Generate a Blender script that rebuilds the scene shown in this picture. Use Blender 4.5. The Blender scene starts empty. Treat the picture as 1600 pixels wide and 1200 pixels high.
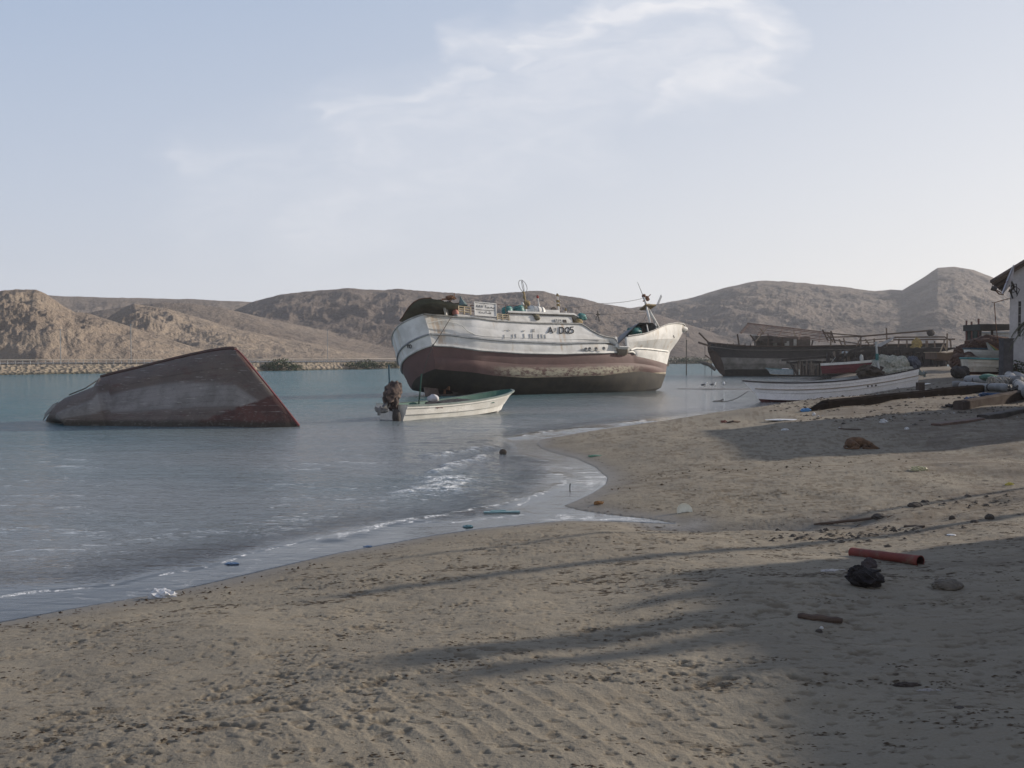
import bpy, math, random
import numpy as np
from mathutils import Vector, Matrix
random.seed(7); rng = np.random.default_rng(7)
C = bpy.context.scene
col = C.collection

# ------------------------------------------------------------------ camera
CAMH = 2.4; FOC = 1500.0; VH = 556.0
PITCH = math.atan((600-VH)/FOC)
cam_d = bpy.data.cameras.new('camera'); cam = bpy.data.objects.new('camera', cam_d); col.objects.link(cam)
cam_d.sensor_width = 36; cam_d.lens = 36*FOC/1600; cam_d.clip_end = 6000; cam_d.clip_start = .1
cam.location = (0, 0, CAMH); cam.rotation_euler = (math.pi/2-PITCH, 0, 0)
C.camera = cam
C.render.engine = 'CYCLES'; C.cycles.volume_bounces = 2
C.render.resolution_x = 1024; C.render.resolution_y = 768
C.view_settings.view_transform = 'Standard'; C.view_settings.look = 'None'
C.view_settings.exposure = 0.32; C.view_settings.gamma = 1

# ------------------------------------------------------------------ sun and sky
SUN_EL = math.radians(20); SAZ = math.atan2(.92, .39)      # azimuth measured from +Y towards +X
SUN = np.array([math.sin(SAZ)*math.cos(SUN_EL), math.cos(SAZ)*math.cos(SUN_EL), math.sin(SUN_EL)])
sl = bpy.data.lights.new('sun', 'SUN'); so = bpy.data.objects.new('sun', sl); col.objects.link(so)
sl.energy = 4.3; sl.angle = math.radians(.6); sl.color = (1, .89, .76)
so.rotation_euler = Vector(tuple(-SUN)).to_track_quat('-Z', 'Y').to_euler(); so.location = (30, 12, 30)

W = bpy.data.worlds.new('World'); C.world = W; W.use_nodes = True
nt = W.node_tree; nt.nodes.clear()
def nn(t, **k):
    n = nt.nodes.new(t)
    for a, b in k.items(): setattr(n, a, b)
    return n
def lk(a, b): nt.links.new(a, b)
def vm(op, a, b=None):
    n = nn('ShaderNodeVectorMath', operation=op)
    for i, s in enumerate((a, b)):
        if s is None: continue
        if isinstance(s, (tuple, list)): n.inputs[i].default_value = s
        else: lk(s, n.inputs[i])
    return n
def ma(op, a, b=None, c=None, clamp=False):
    n = nn('ShaderNodeMath', operation=op); n.use_clamp = clamp
    for i, s in enumerate((a, b, c)):
        if s is None: continue
        if isinstance(s, (int, float)): n.inputs[i].default_value = s
        else: lk(s, n.inputs[i])
    return n.outputs[0]
tc = nn('ShaderNodeTexCoord'); D = tc.outputs['Generated']
sep = nn('ShaderNodeSeparateXYZ'); lk(D, sep.inputs[0])
sky = nn('ShaderNodeTexSky'); sky.sky_type = 'NISHITA'; sky.sun_disc = False
sky.sun_elevation = SUN_EL; sky.sun_rotation = SAZ
sky.air_density = 1.0; sky.dust_density = 1.6; sky.ozone_density = 2.0; sky.altitude = 0
# thin milky high veil everywhere: pulls the clear sky towards a pale grey-lilac
hsv = nn('ShaderNodeHueSaturation'); hsv.inputs['Saturation'].default_value = .55
lk(sky.outputs[0], hsv.inputs['Color'])
veil = nn('ShaderNodeMix', data_type='RGBA'); veil.inputs[0].default_value = .8
glow = ma('ADD', ma('MULTIPLY_ADD', sep.outputs['Z'], -2.0, .88), ma('MULTIPLY_ADD', sep.outputs['X'], .55, ma('MULTIPLY', ma('MAXIMUM', ma('MULTIPLY', sep.outputs['Y'], -1.), 0.), .8)), clamp=True)
vcol = nn('ShaderNodeMix', data_type='RGBA'); lk(glow, vcol.inputs[0]); vcol.inputs[6].default_value = (4.1, 5.05, 6.75, 1); vcol.inputs[7].default_value = (7.9, 7.75, 7.8, 1)
zen = nn('ShaderNodeMapRange', interpolation_type='SMOOTHSTEP'); lk(sep.outputs['Z'], zen.inputs[0]); zen.inputs[1].default_value = .34; zen.inputs[2].default_value = .85
vz = nn('ShaderNodeMix', data_type='RGBA'); lk(zen.outputs[0], vz.inputs[0]); lk(vcol.outputs[2], vz.inputs[6]); vz.inputs[7].default_value = (2.0, 2.7, 4.4, 1); lk(vz.outputs[2], veil.inputs[7])
lk(hsv.outputs[0], veil.inputs[6])
# gnomonic cloud plane coordinates (x/y, z/y) in world directions
ysafe = ma('MAXIMUM', sep.outputs['Y'], .05)
px = ma('DIVIDE', sep.outputs['X'], ysafe); pz = ma('DIVIDE', sep.outputs['Z'], ysafe)
cmb = nn('ShaderNodeCombineXYZ'); lk(px, cmb.inputs[0]); lk(pz, cmb.inputs[1])
n1 = nn('ShaderNodeTexNoise'); n1.inputs['Scale'].default_value = 9; n1.inputs['Detail'].default_value = 6
mp = nn('ShaderNodeMapping'); mp.inputs['Rotation'].default_value = (0, 0, -.35); mp.inputs['Scale'].default_value = (1, 2.6, 1)
lk(cmb.outputs[0], mp.inputs[0]); lk(mp.outputs[0], n1.inputs['Vector'])
wv = vm('SUBTRACT', n1.outputs['Color'], (.5, .5, .5)); wv2 = vm('MULTIPLY', wv.outputs[0], (.16, .07, 0))
pw = vm('ADD', cmb.outputs[0], wv2.outputs[0]).outputs[0]
def seg(u0, v0, u1, v1, w, k):
    a = ((u0-800)/1500, (VH-v0)/1500, 0); b = ((u1-800)/1500, (VH-v1)/1500, 0)
    ba = (b[0]-a[0], b[1]-a[1], 0); l2 = ba[0]**2+ba[1]**2
    pa = vm('SUBTRACT', pw, a).outputs[0]
    h = ma('DIVIDE', vm('DOT_PRODUCT', pa, ba).outputs['Value'], l2, clamp=True)
    sc = nn('ShaderNodeVectorMath', operation='SCALE'); sc.inputs[0].default_value = ba; lk(h, sc.inputs['Scale'])
    d = vm('LENGTH', vm('SUBTRACT', pa, sc.outputs[0]).outputs[0]).outputs['Value']
    m = ma('SUBTRACT', 1.0, ma('DIVIDE', d, w/1500), clamp=True)
    return ma('MULTIPLY', ma('SMOOTH_MIN', m, 1.0, .3), k)
segs = [(520,190,700,132,26,.55),(700,132,760,112,22,.6),(700,75,830,72,42,.55),(820,78,960,28,36,.8),(960,26,1130,18,40,1.0),
        (1130,22,1200,60,60,.9),(1200,110,1060,130,58,.75),(1060,130,1010,165,40,.5),(860,100,1080,90,110,.5),(300,255,440,238,40,.27),
        (480,345,900,190,95,.3),(330,300,560,230,120,.2),(560,220,900,130,110,.40)]
tot = None
for s in segs:
    m = seg(*s); tot = m if tot is None else ma('MAXIMUM', tot, m)
n2 = nn('ShaderNodeTexNoise'); n2.inputs['Scale'].default_value = 26; n2.inputs['Detail'].default_value = 7
mp2 = nn('ShaderNodeMapping'); mp2.inputs['Rotation'].default_value = (0, 0, -.4); mp2.inputs['Scale'].default_value = (1, 3.2, 1)
lk(pw, mp2.inputs[0]); lk(mp2.outputs[0], n2.inputs['Vector'])
wisp = ma('MULTIPLY_ADD', n2.outputs['Fac'], 1.5, .18)
cm = ma('MULTIPLY', tot, wisp); cm = ma('MULTIPLY', cm, ma('GREATER_THAN', sep.outputs['Y'], .05)); cm = ma('MULTIPLY', cm, .66, clamp=True)
cl = nn('ShaderNodeMix', data_type='RGBA'); lk(cm, cl.inputs[0]); lk(veil.outputs[2], cl.inputs[6]); cl.inputs[7].default_value = (9.0, 8.8, 8.85, 1)
bg = nn('ShaderNodeBackground'); bg.inputs['Strength'].default_value = .088
lk(cl.outputs[2], bg.inputs['Color']); wo = nn('ShaderNodeOutputWorld'); lk(bg.outputs[0], wo.inputs[0])

# ------------------------------------------------------------------ picture measurements -> places in the world
_f = np.array([0, math.cos(PITCH), -math.sin(PITCH)]); _u = np.array([0, math.sin(PITCH), math.cos(PITCH)]); CAM = np.array([0, 0, CAMH])
def ray(u, v): return _f+np.array([1., 0, 0])*(u-800)/FOC-_u*(v-600)/FOC
def P0(u, v, z=0.):
    d = ray(u, v); return CAM+d*(z-CAMH)/d[2]
def PY(u, v, Y):
    d = ray(u, v); return CAM+d*Y/d[1]

# ------------------------------------------------------------------ numpy noise
def _hash(ix, iy, s):
    h = (ix.astype(np.int64)*374761393+iy.astype(np.int64)*668265263+s*974634777) & 0xffffffff
    h = ((h ^ (h >> 13))*1274126177) & 0xffffffff
    return ((h ^ (h >> 16)) & 0xffff)/65535.
def vnoise(x, y, s=0):
    ix = np.floor(x); iy = np.floor(y); fx = x-ix; fy = y-iy
    fx = fx*fx*fx*(fx*(fx*6-15)+10); fy = fy*fy*fy*(fy*(fy*6-15)+10)
    a = _hash(ix, iy, s); b = _hash(ix+1, iy, s); c = _hash(ix, iy+1, s); d = _hash(ix+1, iy+1, s)
    return (a+(b-a)*fx)*(1-fy)+(c+(d-c)*fx)*fy
def fbm(x, y, s=0, o=4, g=.5):
    r = 0; a = 1; t = 0
    for i in range(o):
        r = r+a*vnoise(x+i*17.3, y-i*9.1, s+i); t += a; a *= g
        x, y = (x*.8-y*.6)*2.03, (x*.6+y*.8)*2.03
    return r/t
def ridged(x, y, s=0, o=5, g=.55):
    r = 0; a = 1; t = 0
    for i in range(o):
        r = r+a*(1-np.abs(2*vnoise(x+i*11.3, y-i*5.1, s+i)-1)); t += a; a *= g
        x, y = (x*.8-y*.6)*2.05, (x*.6+y*.8)*2.05
    return r/t
def sst(x, a, b):
    t = np.clip((x-a)/(b-a), 0, 1); return t*t*(3-2*t)

# ------------------------------------------------------------------ shoreline and beach height
SH_PX = [(0,972),(120,950),(250,928),(340,908),(450,882),(520,866),(600,851),(680,836),(750,826),(820,819),(880,814),(960,814),(1020,817),(1062,818.5),
         (1010,810),(960,805),(905,797),(880,790),(900,782),(930,768),(946,756),(948,746),(930,730),(900,716),(865,707),(845,700),(838,693),(845,686),
         (880,680),(950,669),(1050,656),(1150,645),(1220,640),(1262,639),(1285,630)]
SHORE = [tuple(P0(u, v)[:2]) for u, v in SH_PX]
SHORE = [(-50,-50),(-30,-8),(-12,3),(-7,6.6)]+SHORE+[(19,57),(21.4,64),(27,82),(36,108),(60,122),(90,150),(200,300),(900,900),(900,-50)]
SHN = np.array(SHORE)
def sdist(x, y):
    x = np.asarray(x, float); y = np.asarray(y, float); d = np.full(x.shape, 1e9); ins = np.zeros(x.shape, bool); n = len(SHN)
    for i in range(n):
        ax, ay = SHN[i]; bx, by = SHN[(i+1) % n]; ex, ey = bx-ax, by-ay
        t = np.clip(((x-ax)*ex+(y-ay)*ey)/(ex*ex+ey*ey), 0, 1)
        d = np.minimum(d, np.hypot(x-ax-t*ex, y-ay-t*ey))
        c = (ay > y) != (by > y)
        with np.errstate(divide='ignore', invalid='ignore'):
            xi = ax+(y-ay)*ex/(ey if ey != 0 else 1e-9)
        ins ^= c & (x < xi)
    return np.where(ins, d, -d)
def pdist(x, y, pts):
    d = np.full(np.shape(x), 1e9)
    for (ax, ay), (bx, by) in zip(pts[:-1], pts[1:]):
        ex, ey = bx-ax, by-ay; t = np.clip(((x-ax)*ex+(y-ay)*ey)/(ex*ex+ey*ey), 0, 1)
        d = np.minimum(d, np.hypot(x-ax-t*ex, y-ay-t*ey))
    return d
GULLY = [tuple(P0(u, v, .15)[:2]) for u, v in ((1030,815),(1120,817),(1200,818),(1290,821),(1330,818))]
GUL2 = [tuple(P0(u, v, .4)[:2]) for u, v in ((1290,821),(1380,806),(1450,796),(1560,778))]
KA = PY(1424, 604.5, 51.0)[:2]; KB_ = P0(1187, 628)[:2]; KE = KB_-KA; KZ = float(PY(1424, 604.5, 51.0)[2])
def Hbase(x, y, sd=None):
    x = np.asarray(x, float); y = np.asarray(y, float)
    if sd is None: sd = sdist(x, y)
    w = sst(y, 26, 44)
    zm = 1.0+.35*w; sl_ = .11+.2*w
    land = zm*(1-np.exp(-sl_*np.maximum(sd, 0)/zm))
    sea = -2.0*(1-np.exp(.07*np.minimum(sd, 0)/2.0*1.0))
    h = np.where(sd > 0, land, sea)
    g = pdist(x, y, GULLY); g2 = pdist(x, y, GUL2)
    h = h-np.where(sd > 0, .13*np.exp(-(g/.38)**2), 0)-.05*np.exp(-(g2/.2)**2)
    h = h+np.where(sd > 0, sst(sd, .3, 4), 0)*(fbm(x*.35, y*.35, 5, 3)-.5)*.22
    t_ = np.clip(((x-KA[0])*KE[0]+(y-KA[1])*KE[1])/(KE@KE), 0, 1); dk_ = np.hypot(x-KA[0]-t_*KE[0], y-KA[1]-t_*KE[1])
    hk = KZ*(1-t_)-.05-.20*4*t_*(1-t_)*(1+.5*t_); h = h-np.exp(-(dk_/2.2)**4)*np.maximum(h-hk, 0)*(t_ < .995)
    return h
def G(u, v, dz=0.):
    d = ray(u, v); t = np.concatenate([np.linspace(2, 60, 1500), np.linspace(60.1, 400, 900)])
    q = CAM[None]+d[None]*t[:, None]; h = np.maximum(Hbase(q[:, 0], q[:, 1]), 0)
    k = np.argmax(q[:, 2] < h+dz)
    return q[k]

# ------------------------------------------------------------------ mesh helpers
class MB:
    def __init__(s): s.v = []; s.f = []; s.m = []; s.n = 0
    def add(s, vs, fs, mi=0):
        vs = np.asarray(vs, float).reshape(-1, 3); s.v.append(vs)
        for f in fs: s.f.append(tuple(int(i)+s.n for i in f)); s.m.append(mi)
        s.n += len(vs); return s
    def box(s, c, size, rot=None, mi=0):
        v = np.array([(x, y, z) for x in (-.5, .5) for y in (-.5, .5) for z in (-.5, .5)])*np.array(size)
        if rot is not None: v = v@np.array(rot).T
        return s.add(v+np.array(c), [(0,1,3,2),(4,6,7,5),(0,4,5,1),(2,3,7,6),(0,2,6,4),(1,5,7,3)], mi)
    def beam(s, a, b, w, h=None, mi=0, up=(0,0,1)):
        a = np.array(a, float); b = np.array(b, float); h = h or w; d = b-a; L = np.linalg.norm(d); d /= L
        up = np.array(up, float)
        if abs(d@up) > .97: up = np.array([1., 0, 0])
        s1 = np.cross(d, up); s1 /= np.linalg.norm(s1); s2 = np.cross(s1, d)
        return s.box((a+b)/2, (L, w, h), np.stack([d, s1, s2], 1), mi)
    def tube(s, pts, r, n=8, mi=0, caps=True, jit=0):
        pts = np.array(pts, float); m = len(pts); r = np.broadcast_to(np.array(r, float), (m,)); vs = []
        prev = None
        for i in range(m):
            d = pts[min(i+1, m-1)]-pts[max(i-1, 0)]; d = d/(np.linalg.norm(d)+1e-9)
            if prev is None:
                prev = np.cross(d, (0, 0, 1.))
                if np.linalg.norm(prev) < .1: prev = np.cross(d, (1., 0, 0))
            prev = prev-d*(prev@d); prev /= np.linalg.norm(prev); q = np.cross(d, prev)
            for k in range(n):
                a = 2*math.pi*k/n; rr = r[i]*(1+jit*(random.random()-.5)); vs.append(pts[i]+rr*(math.cos(a)*prev+math.sin(a)*q))
        fs = [(i*n+k, i*n+(k+1) % n, (i+1)*n+(k+1) % n, (i+1)*n+k) for i in range(m-1) for k in range(n)]
        if caps: fs += [tuple(range(n))[::-1], tuple((m-1)*n+k for k in range(n))]
        return s.add(vs, fs, mi)
    def grid(s, g, mi=0, closed=False, flip=False):
        g = np.asarray(g, float); a, b = g.shape[:2]; fs = []
        for i in range(a-1):
            for j in range(b if closed else b-1):
                q = (i*b+j, i*b+(j+1) % b, (i+1)*b+(j+1) % b, (i+1)*b+j)
                fs.append(q[::-1] if flip else q)
        return s.add(g.reshape(-1, 3), fs, mi)
    def blob(s, c, rad, amp=.15, fr=2., seed=0, nu=20, nv=12, rot=None, mi=0, flat=None):
        th = np.linspace(0, math.pi, nv); ph = np.linspace(0, 2*math.pi, nu, endpoint=False)
        T, Pp = np.meshgrid(th, ph, indexing='ij')
        d = np.stack([np.sin(T)*np.cos(Pp), np.sin(T)*np.sin(Pp), np.cos(T)], -1)
        k = 1+amp*2*(fbm(fr*(d[..., 0]*.8+d[..., 2]*.6)+seed*3.1, fr*(d[..., 1]*.9-d[..., 2]*.45+d[..., 0]*.3)+seed, seed, 4)-.5)
        v = d*k[..., None]*np.array(rad)
        if flat is not None: v[..., 2] = np.maximum(v[..., 2], flat)
        if rot is not None: v = v@np.array(rot).T
        return s.grid(v+np.array(c), mi, closed=True, flip=True)
def rz(a):
    c, s_ = math.cos(a), math.sin(a); return np.array([[c, -s_, 0], [s_, c, 0], [0, 0, 1.]])
def mesh_from(name, v, f, mats, mi=None, smooth=False):
    me = bpy.data.meshes.new(name); v = np.asarray(v, np.float32)
    if isinstance(f, np.ndarray):
        me.vertices.add(len(v)); me.vertices.foreach_set('co', v.ravel())
        me.loops.add(f.size); me.loops.foreach_set('vertex_index', f.ravel().astype(np.int32))
        me.polygons.add(len(f)); me.polygons.foreach_set('loop_start', np.arange(0, f.size, f.shape[1], dtype=np.int32))
        me.update(calc_edges=True)
    else: me.from_pydata(v.tolist(), [], f)
    for m in (mats if isinstance(mats, (list, tuple)) else [mats]): me.materials.append(m)
    if mi is not None and len(me.polygons) == len(mi): me.polygons.foreach_set('material_index', np.array(mi, np.int32))
    if smooth: me.polygons.foreach_set('use_smooth', np.ones(len(me.polygons), bool))
    me.update(); return me
def tag(o, label=None, cat=None, group=None, kind=None):
    for k, x in (('label', label), ('category', cat), ('group', group), ('kind', kind)):
        if x: o[k] = x
    return o
MW = {}
def thing(name, label, cat, loc, rot=None, group=None):
    o = bpy.data.objects.new(name, None); col.objects.link(o); o.empty_display_size = .3
    M = Matrix.Translation(Vector([float(c) for c in loc]))
    if rot is not None: M = M @ Matrix([[float(c) for c in r] for r in rot]).to_4x4()
    o.matrix_world = M; MW[o.name] = M
    return tag(o, label, cat, group)
def obj(name, mb, mats, parent=None, smooth=False, local=False, label=None):
    v = np.concatenate(mb.v)
    if parent is not None:
        M = MW[parent.name]
        if not local:
            Mi = np.array(M.inverted()); v = v@Mi[:3, :3].T+Mi[:3, 3]
        o = bpy.data.objects.new(name, mesh_from(name, v, mb.f, mats, mb.m, smooth)); col.objects.link(o); o.parent = parent
        MW[o.name] = M
    else:
        base = np.array([(v[:, 0].min()+v[:, 0].max())/2, (v[:, 1].min()+v[:, 1].max())/2, v[:, 2].min()])
        o = bpy.data.objects.new(name, mesh_from(name, v-base, mb.f, mats, mb.m, smooth)); col.objects.link(o); o.location = base
        MW[o.name] = Matrix.Translation(Vector(base.tolist()))
    if label: o['label'] = label
    return o
def solo(name, mb, mats, label, cat, group=None, smooth=False, kind=None):
    return tag(obj(name, mb, mats, None, smooth), label, cat, group, kind)
def setattr_f(o, name, arr):
    a = o.data.attributes.new(name, 'FLOAT', 'POINT'); a.data.foreach_set('value', np.asarray(arr, np.float32).ravel())

# ------------------------------------------------------------------ materials
class NT:
    def __init__(s, name):
        s.m = bpy.data.materials.new(name); s.m.use_nodes = True; s.t = s.m.node_tree; s.t.nodes.clear()
        s.out = s.t.nodes.new('ShaderNodeOutputMaterial'); s.tc = s.t.nodes.new('ShaderNodeTexCoord')
    def n(s, ty, **k):
        x = s.t.nodes.new(ty)
        for a, b in k.items(): setattr(x, a, b)
        return x
    def l(s, a, b): s.t.links.new(a, b)
    def put(s, v, inp):
        if isinstance(v, (int, float)): inp.default_value = v
        elif isinstance(v, (tuple, list)): inp.default_value = (*v, 1) if len(v) == 3 and inp.type == 'RGBA' else v
        else: s.l(v, inp)
    def noise(s, scale, detail=4, rough=.55, sc=(1,1,1), coord='Object', vec=None, rot=(0,0,0)):
        mp = s.n('ShaderNodeMapping'); mp.inputs['Scale'].default_value = sc; mp.inputs['Rotation'].default_value = rot
        s.l(vec or s.tc.outputs[coord], mp.inputs[0])
        x = s.n('ShaderNodeTexNoise'); x.inputs['Scale'].default_value = scale; x.inputs['Detail'].default_value = detail; x.inputs['Roughness'].default_value = rough
        s.l(mp.outputs[0], x.inputs['Vector']); return x.outputs['Fac']
    def ramp(s, v, a, b, lo=0., hi=1.):
        x = s.n('ShaderNodeMapRange'); x.interpolation_type = 'SMOOTHSTEP'
        s.put(v, x.inputs[0]); x.inputs[1].default_value = a; x.inputs[2].default_value = b; x.inputs[3].default_value = lo; x.inputs[4].default_value = hi
        return x.outputs[0]
    def mix(s, f, a, b, mode='MIX'):
        x = s.n('ShaderNodeMix', data_type='RGBA', blend_type=mode); s.put(f, x.inputs[0]); s.put(a, x.inputs[6]); s.put(b, x.inputs[7]); return x.outputs[2]
    def math(s, op, a, b=0., clamp=False):
        x = s.n('ShaderNodeMath', operation=op); x.use_clamp = clamp; s.put(a, x.inputs[0]); s.put(b, x.inputs[1]); return x.outputs[0]
    def attr(s, name): return s.n('ShaderNodeAttribute', attribute_name=name).outputs['Fac']
    def bump(s, h, strength=.5, dist=.02, prev=None):
        x = s.n('ShaderNodeBump'); x.inputs['Strength'].default_value = strength; x.inputs['Distance'].default_value = dist; s.l(h, x.inputs['Height'])
        if prev is not None: s.l(prev, x.inputs['Normal'])
        return x.outputs[0]
    def bsdf(s, color, rough=.8, bump=None, metal=0., spec=.3):
        x = s.n('ShaderNodeBsdfPrincipled'); s.put(color, x.inputs['Base Color']); s.put(rough, x.inputs['Roughness']); x.inputs['Metallic'].default_value = metal
        x.inputs['Specular IOR Level'].default_value = spec
        if bump is not None: s.l(bump, x.inputs['Normal'])
        return x.outputs[0]
    def done(s, sh): s.l(sh, s.out.inputs['Surface']); return s.m
MC = {}
def worn(name, c1, c2, scale=3., rough=.75, grime=None, ga=.3, streak=False, bump=.3, bd=.01, lo=.35, hi=.65, metal=0., spec=.3):
    """paint or wood: two tones blended by noise, plus stains of a third colour"""
    if name in MC: return MC[name]
    t = NT(name); a = t.noise(scale, 6, .6); c = t.mix(t.ramp(a, lo, hi), c1, c2)
    fine = t.noise(scale*9, 4, .6); c = t.mix(t.ramp(fine, .3, .75, 0, .35), c, tuple(x*.55 for x in c1))
    if grime:
        g = t.noise(scale*.9, 6, .65, (1, 1, .22) if streak else (1, 1, 1)); c = t.mix(t.ramp(g, .5+.2*(1-ga), .68+.2*(1-ga)), c, grime)
    b = t.bump(fine, bump, bd); MC[name] = t.done(t.bsdf(c, rough, b, metal, spec)); return MC[name]
def wood(name, c1, c2, ax=0, rough=.85, plank=0.):
    if name in MC: return MC[name]
    t = NT(name); sc = [9, 9, 9]; sc[ax] = .8; a = t.noise(1.4, 6, .65, tuple(sc)); p = t.noise(.7, 4, .5)
    c = t.mix(t.ramp(a, .35, .7), c1, c2); c = t.mix(t.ramp(p, .42, .62, 0, .6), c, tuple(x*.5 for x in c1))
    b = t.bump(a, .5, .02); MC[name] = t.done(t.bsdf(c, rough, b)); return MC[name]

# ================================================================== SETTING
# ------------------------------------------------------------------ beach
def polar(rs, th):
    R_, T_ = np.meshgrid(rs, th, indexing='ij'); return R_*np.sin(T_), R_*np.cos(T_)
def gridfaces(a, b):
    i = np.arange(a-1)[:, None]*b+np.arange(b-1)[None]
    return np.stack([i, i+b, i+b+1, i+1], -1).reshape(-1, 4)[:, ::-1].copy()
deg = math.radians
th = np.concatenate([np.radians([-180,-150,-120,-95,-75,-60,-50,-43,-38,-35,-33]), np.linspace(deg(-31.5), deg(31.5), 860), np.radians([33,35,38,43,50,60,75,95,120,150,180])])
v1 = np.linspace(1250, 662, 560); r1 = 1.9*FOC/(v1-VH)
r2 = r1[-1]*np.exp(np.linspace(0, math.log(430/r1[-1]), 110))[1:]
rs = np.concatenate([np.array([.02, .5, 1., 1.6, 2.1]), r1, r2])
X, Y = polar(rs, th); SD = sdist(X, Y); Z = Hbase(X, Y, SD)
near = np.clip(1.2-np.hypot(X, Y)/34, 0, 1)
und = (fbm(X*1.3, Y*1.3, 11, 4)-.5)*.055
dry = sst(SD, .15, 1.6)
# trodden sand: clusters of prints and scraped pits, wind ripples in one patch
clus = sst(fbm(X*.9, Y*1.8, 21, 4), .47, .66)
pit = sst(fbm(X*7.5, Y*11, 31, 3, .6), .60, .74)*clus
pit2 = sst(fbm(X*15, Y*24, 41, 2), .66, .8)
crumb = (fbm(X*30, Y*36, 51, 3, .6)-.5)*.007*(.35+.9*clus)
R0x, R0y = P0(880, 1085, .6)[:2]
rp = np.exp(-(((X-R0x)/1.5)**2+((Y-R0y)/.75)**2))*.9+np.exp(-(((X-R0x+1.6)/.9)**2+((Y-R0y+.35)/.5)**2))*.6
phs = (X*6.6+Y*3.2)*6.283*1.05+7*fbm(X*1.5, Y*1.5, 61, 3)
rip = (1-np.abs(np.sin(phs*.5)))**1.0*.0075*rp*(.2+1.1*fbm(X*2.3, Y*3, 65, 3))
RX2, RY2 = P0(885, 783, .15)[:2]
rip = rip+np.sin((X*.3+Y)*6.283/.11)*.004*np.exp(-(((X-RX2)/1.2)**2+((Y-RY2)/1.5)**2))
gm = .016*fbm(X*3.2, Y*4.2, 71, 3)
right = sst(X-.12*Y, 1.6, 3.2)
Zg = Z+np.where(SD > -.3, 1, .2)*(und*(.25+dry*.75)+(gm-pit*.013-pit2*.006+crumb*1.0)*dry*near+rip*near+crumb*.25)
Zg = Zg-np.where(SD > 0, 0, .02)
me = mesh_from('sand_beach', np.stack([X, Y, Zg], -1).reshape(-1, 3), gridfaces(*X.shape), [None][:0], smooth=True)
t = NT('sand')
big = t.noise(.55, 5, .6); mid = t.noise(3.2, 6, .62, (1, 1.6, 1)); fine = t.noise(60, 4, .7); streak = t.noise(2.2, 6, .6, (.45, 2.2, 1))
c = t.mix(t.ramp(big, .35, .65), (.238, .207, .155), (.202, .177, .136))
c = t.mix(t.ramp(mid, .4, .7, 0, .5), c, (.19, .157, .112))
c = t.mix(t.ramp(streak, .53, .68, 0, .5), c, (.27, .233, .172))
c = t.mix(t.ramp(fine, .38, .72, 0, .45), c, (.16, .13, .09))
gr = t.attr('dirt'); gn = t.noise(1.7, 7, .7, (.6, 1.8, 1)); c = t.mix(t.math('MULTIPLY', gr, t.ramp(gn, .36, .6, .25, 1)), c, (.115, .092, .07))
c = t.mix(t.math('MULTIPLY', t.attr('pit'), .75), c, (.105, .078, .05))
mk = t.math('MULTIPLY', t.ramp(t.noise(19, 4, .7, (.55, 1.25, 1)), .56, .63), t.math('MULTIPLY', t.ramp(t.noise(1.9, 5, .65, (.55, 1.9, 1)), .51, .60), t.ramp(t.noise(.5, 3), .4, .5, .35, 1)))
c = t.mix(t.math('MULTIPLY', mk, .8), c, (.095, .07, .045)); wet = t.attr('wet'); c = t.mix(t.math('MULTIPLY', wet, .6), c, (.105, .088, .068))
rg = t.math('SUBTRACT', .93, t.math('MULTIPLY', wet, .55))
b1 = t.bump(fine, .5, .008); b2 = t.bump(t.noise(17, 5, .65), .5, .02, b1); b2 = t.bump(mk, .6, -.012, b2)
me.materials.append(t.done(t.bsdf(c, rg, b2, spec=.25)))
beach = bpy.data.objects.new('sand_beach', me); col.objects.link(beach); tag(beach, kind='structure')
wetn = (fbm(X*.8, Y*.8, 81, 3)-.5)*.5
creek = np.exp(-(pdist(X, Y, GULLY)/.5)**2)
setattr_f(beach, 'wet', np.clip(1-sst(SD+wetn, .0, .75), 0, 1)*.9+creek*.85)
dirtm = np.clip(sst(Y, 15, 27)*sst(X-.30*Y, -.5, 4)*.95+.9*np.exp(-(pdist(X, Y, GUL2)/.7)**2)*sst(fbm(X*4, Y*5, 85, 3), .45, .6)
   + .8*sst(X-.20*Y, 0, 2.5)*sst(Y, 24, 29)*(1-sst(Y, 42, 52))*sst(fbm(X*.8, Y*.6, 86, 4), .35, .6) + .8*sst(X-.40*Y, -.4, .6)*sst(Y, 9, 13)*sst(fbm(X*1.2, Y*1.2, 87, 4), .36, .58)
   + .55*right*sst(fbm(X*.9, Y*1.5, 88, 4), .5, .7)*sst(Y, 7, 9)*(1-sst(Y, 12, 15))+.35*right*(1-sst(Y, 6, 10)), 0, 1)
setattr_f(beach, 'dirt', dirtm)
WP = [tuple(P0(u, v, .25)[:2]) for u, v in ((952,750),(985,745),(1030,731),(1075,725),(1120,730),(1180,737),(1280,733),(1380,735))]
wrack = np.exp(-(pdist(X, Y, WP)/.45)**2)*sst(fbm(X*3.5, Y*6, 91, 3), .5, .62)
speck = sst(fbm(X*6, Y*15, 95, 3), .57, .64)*sst(Y, 9, 14)*dry
setattr_f(beach, 'pit', np.clip((pit*.8+pit2*.6)*dry*near+wrack*.8+speck*.75, 0, 1))

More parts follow.
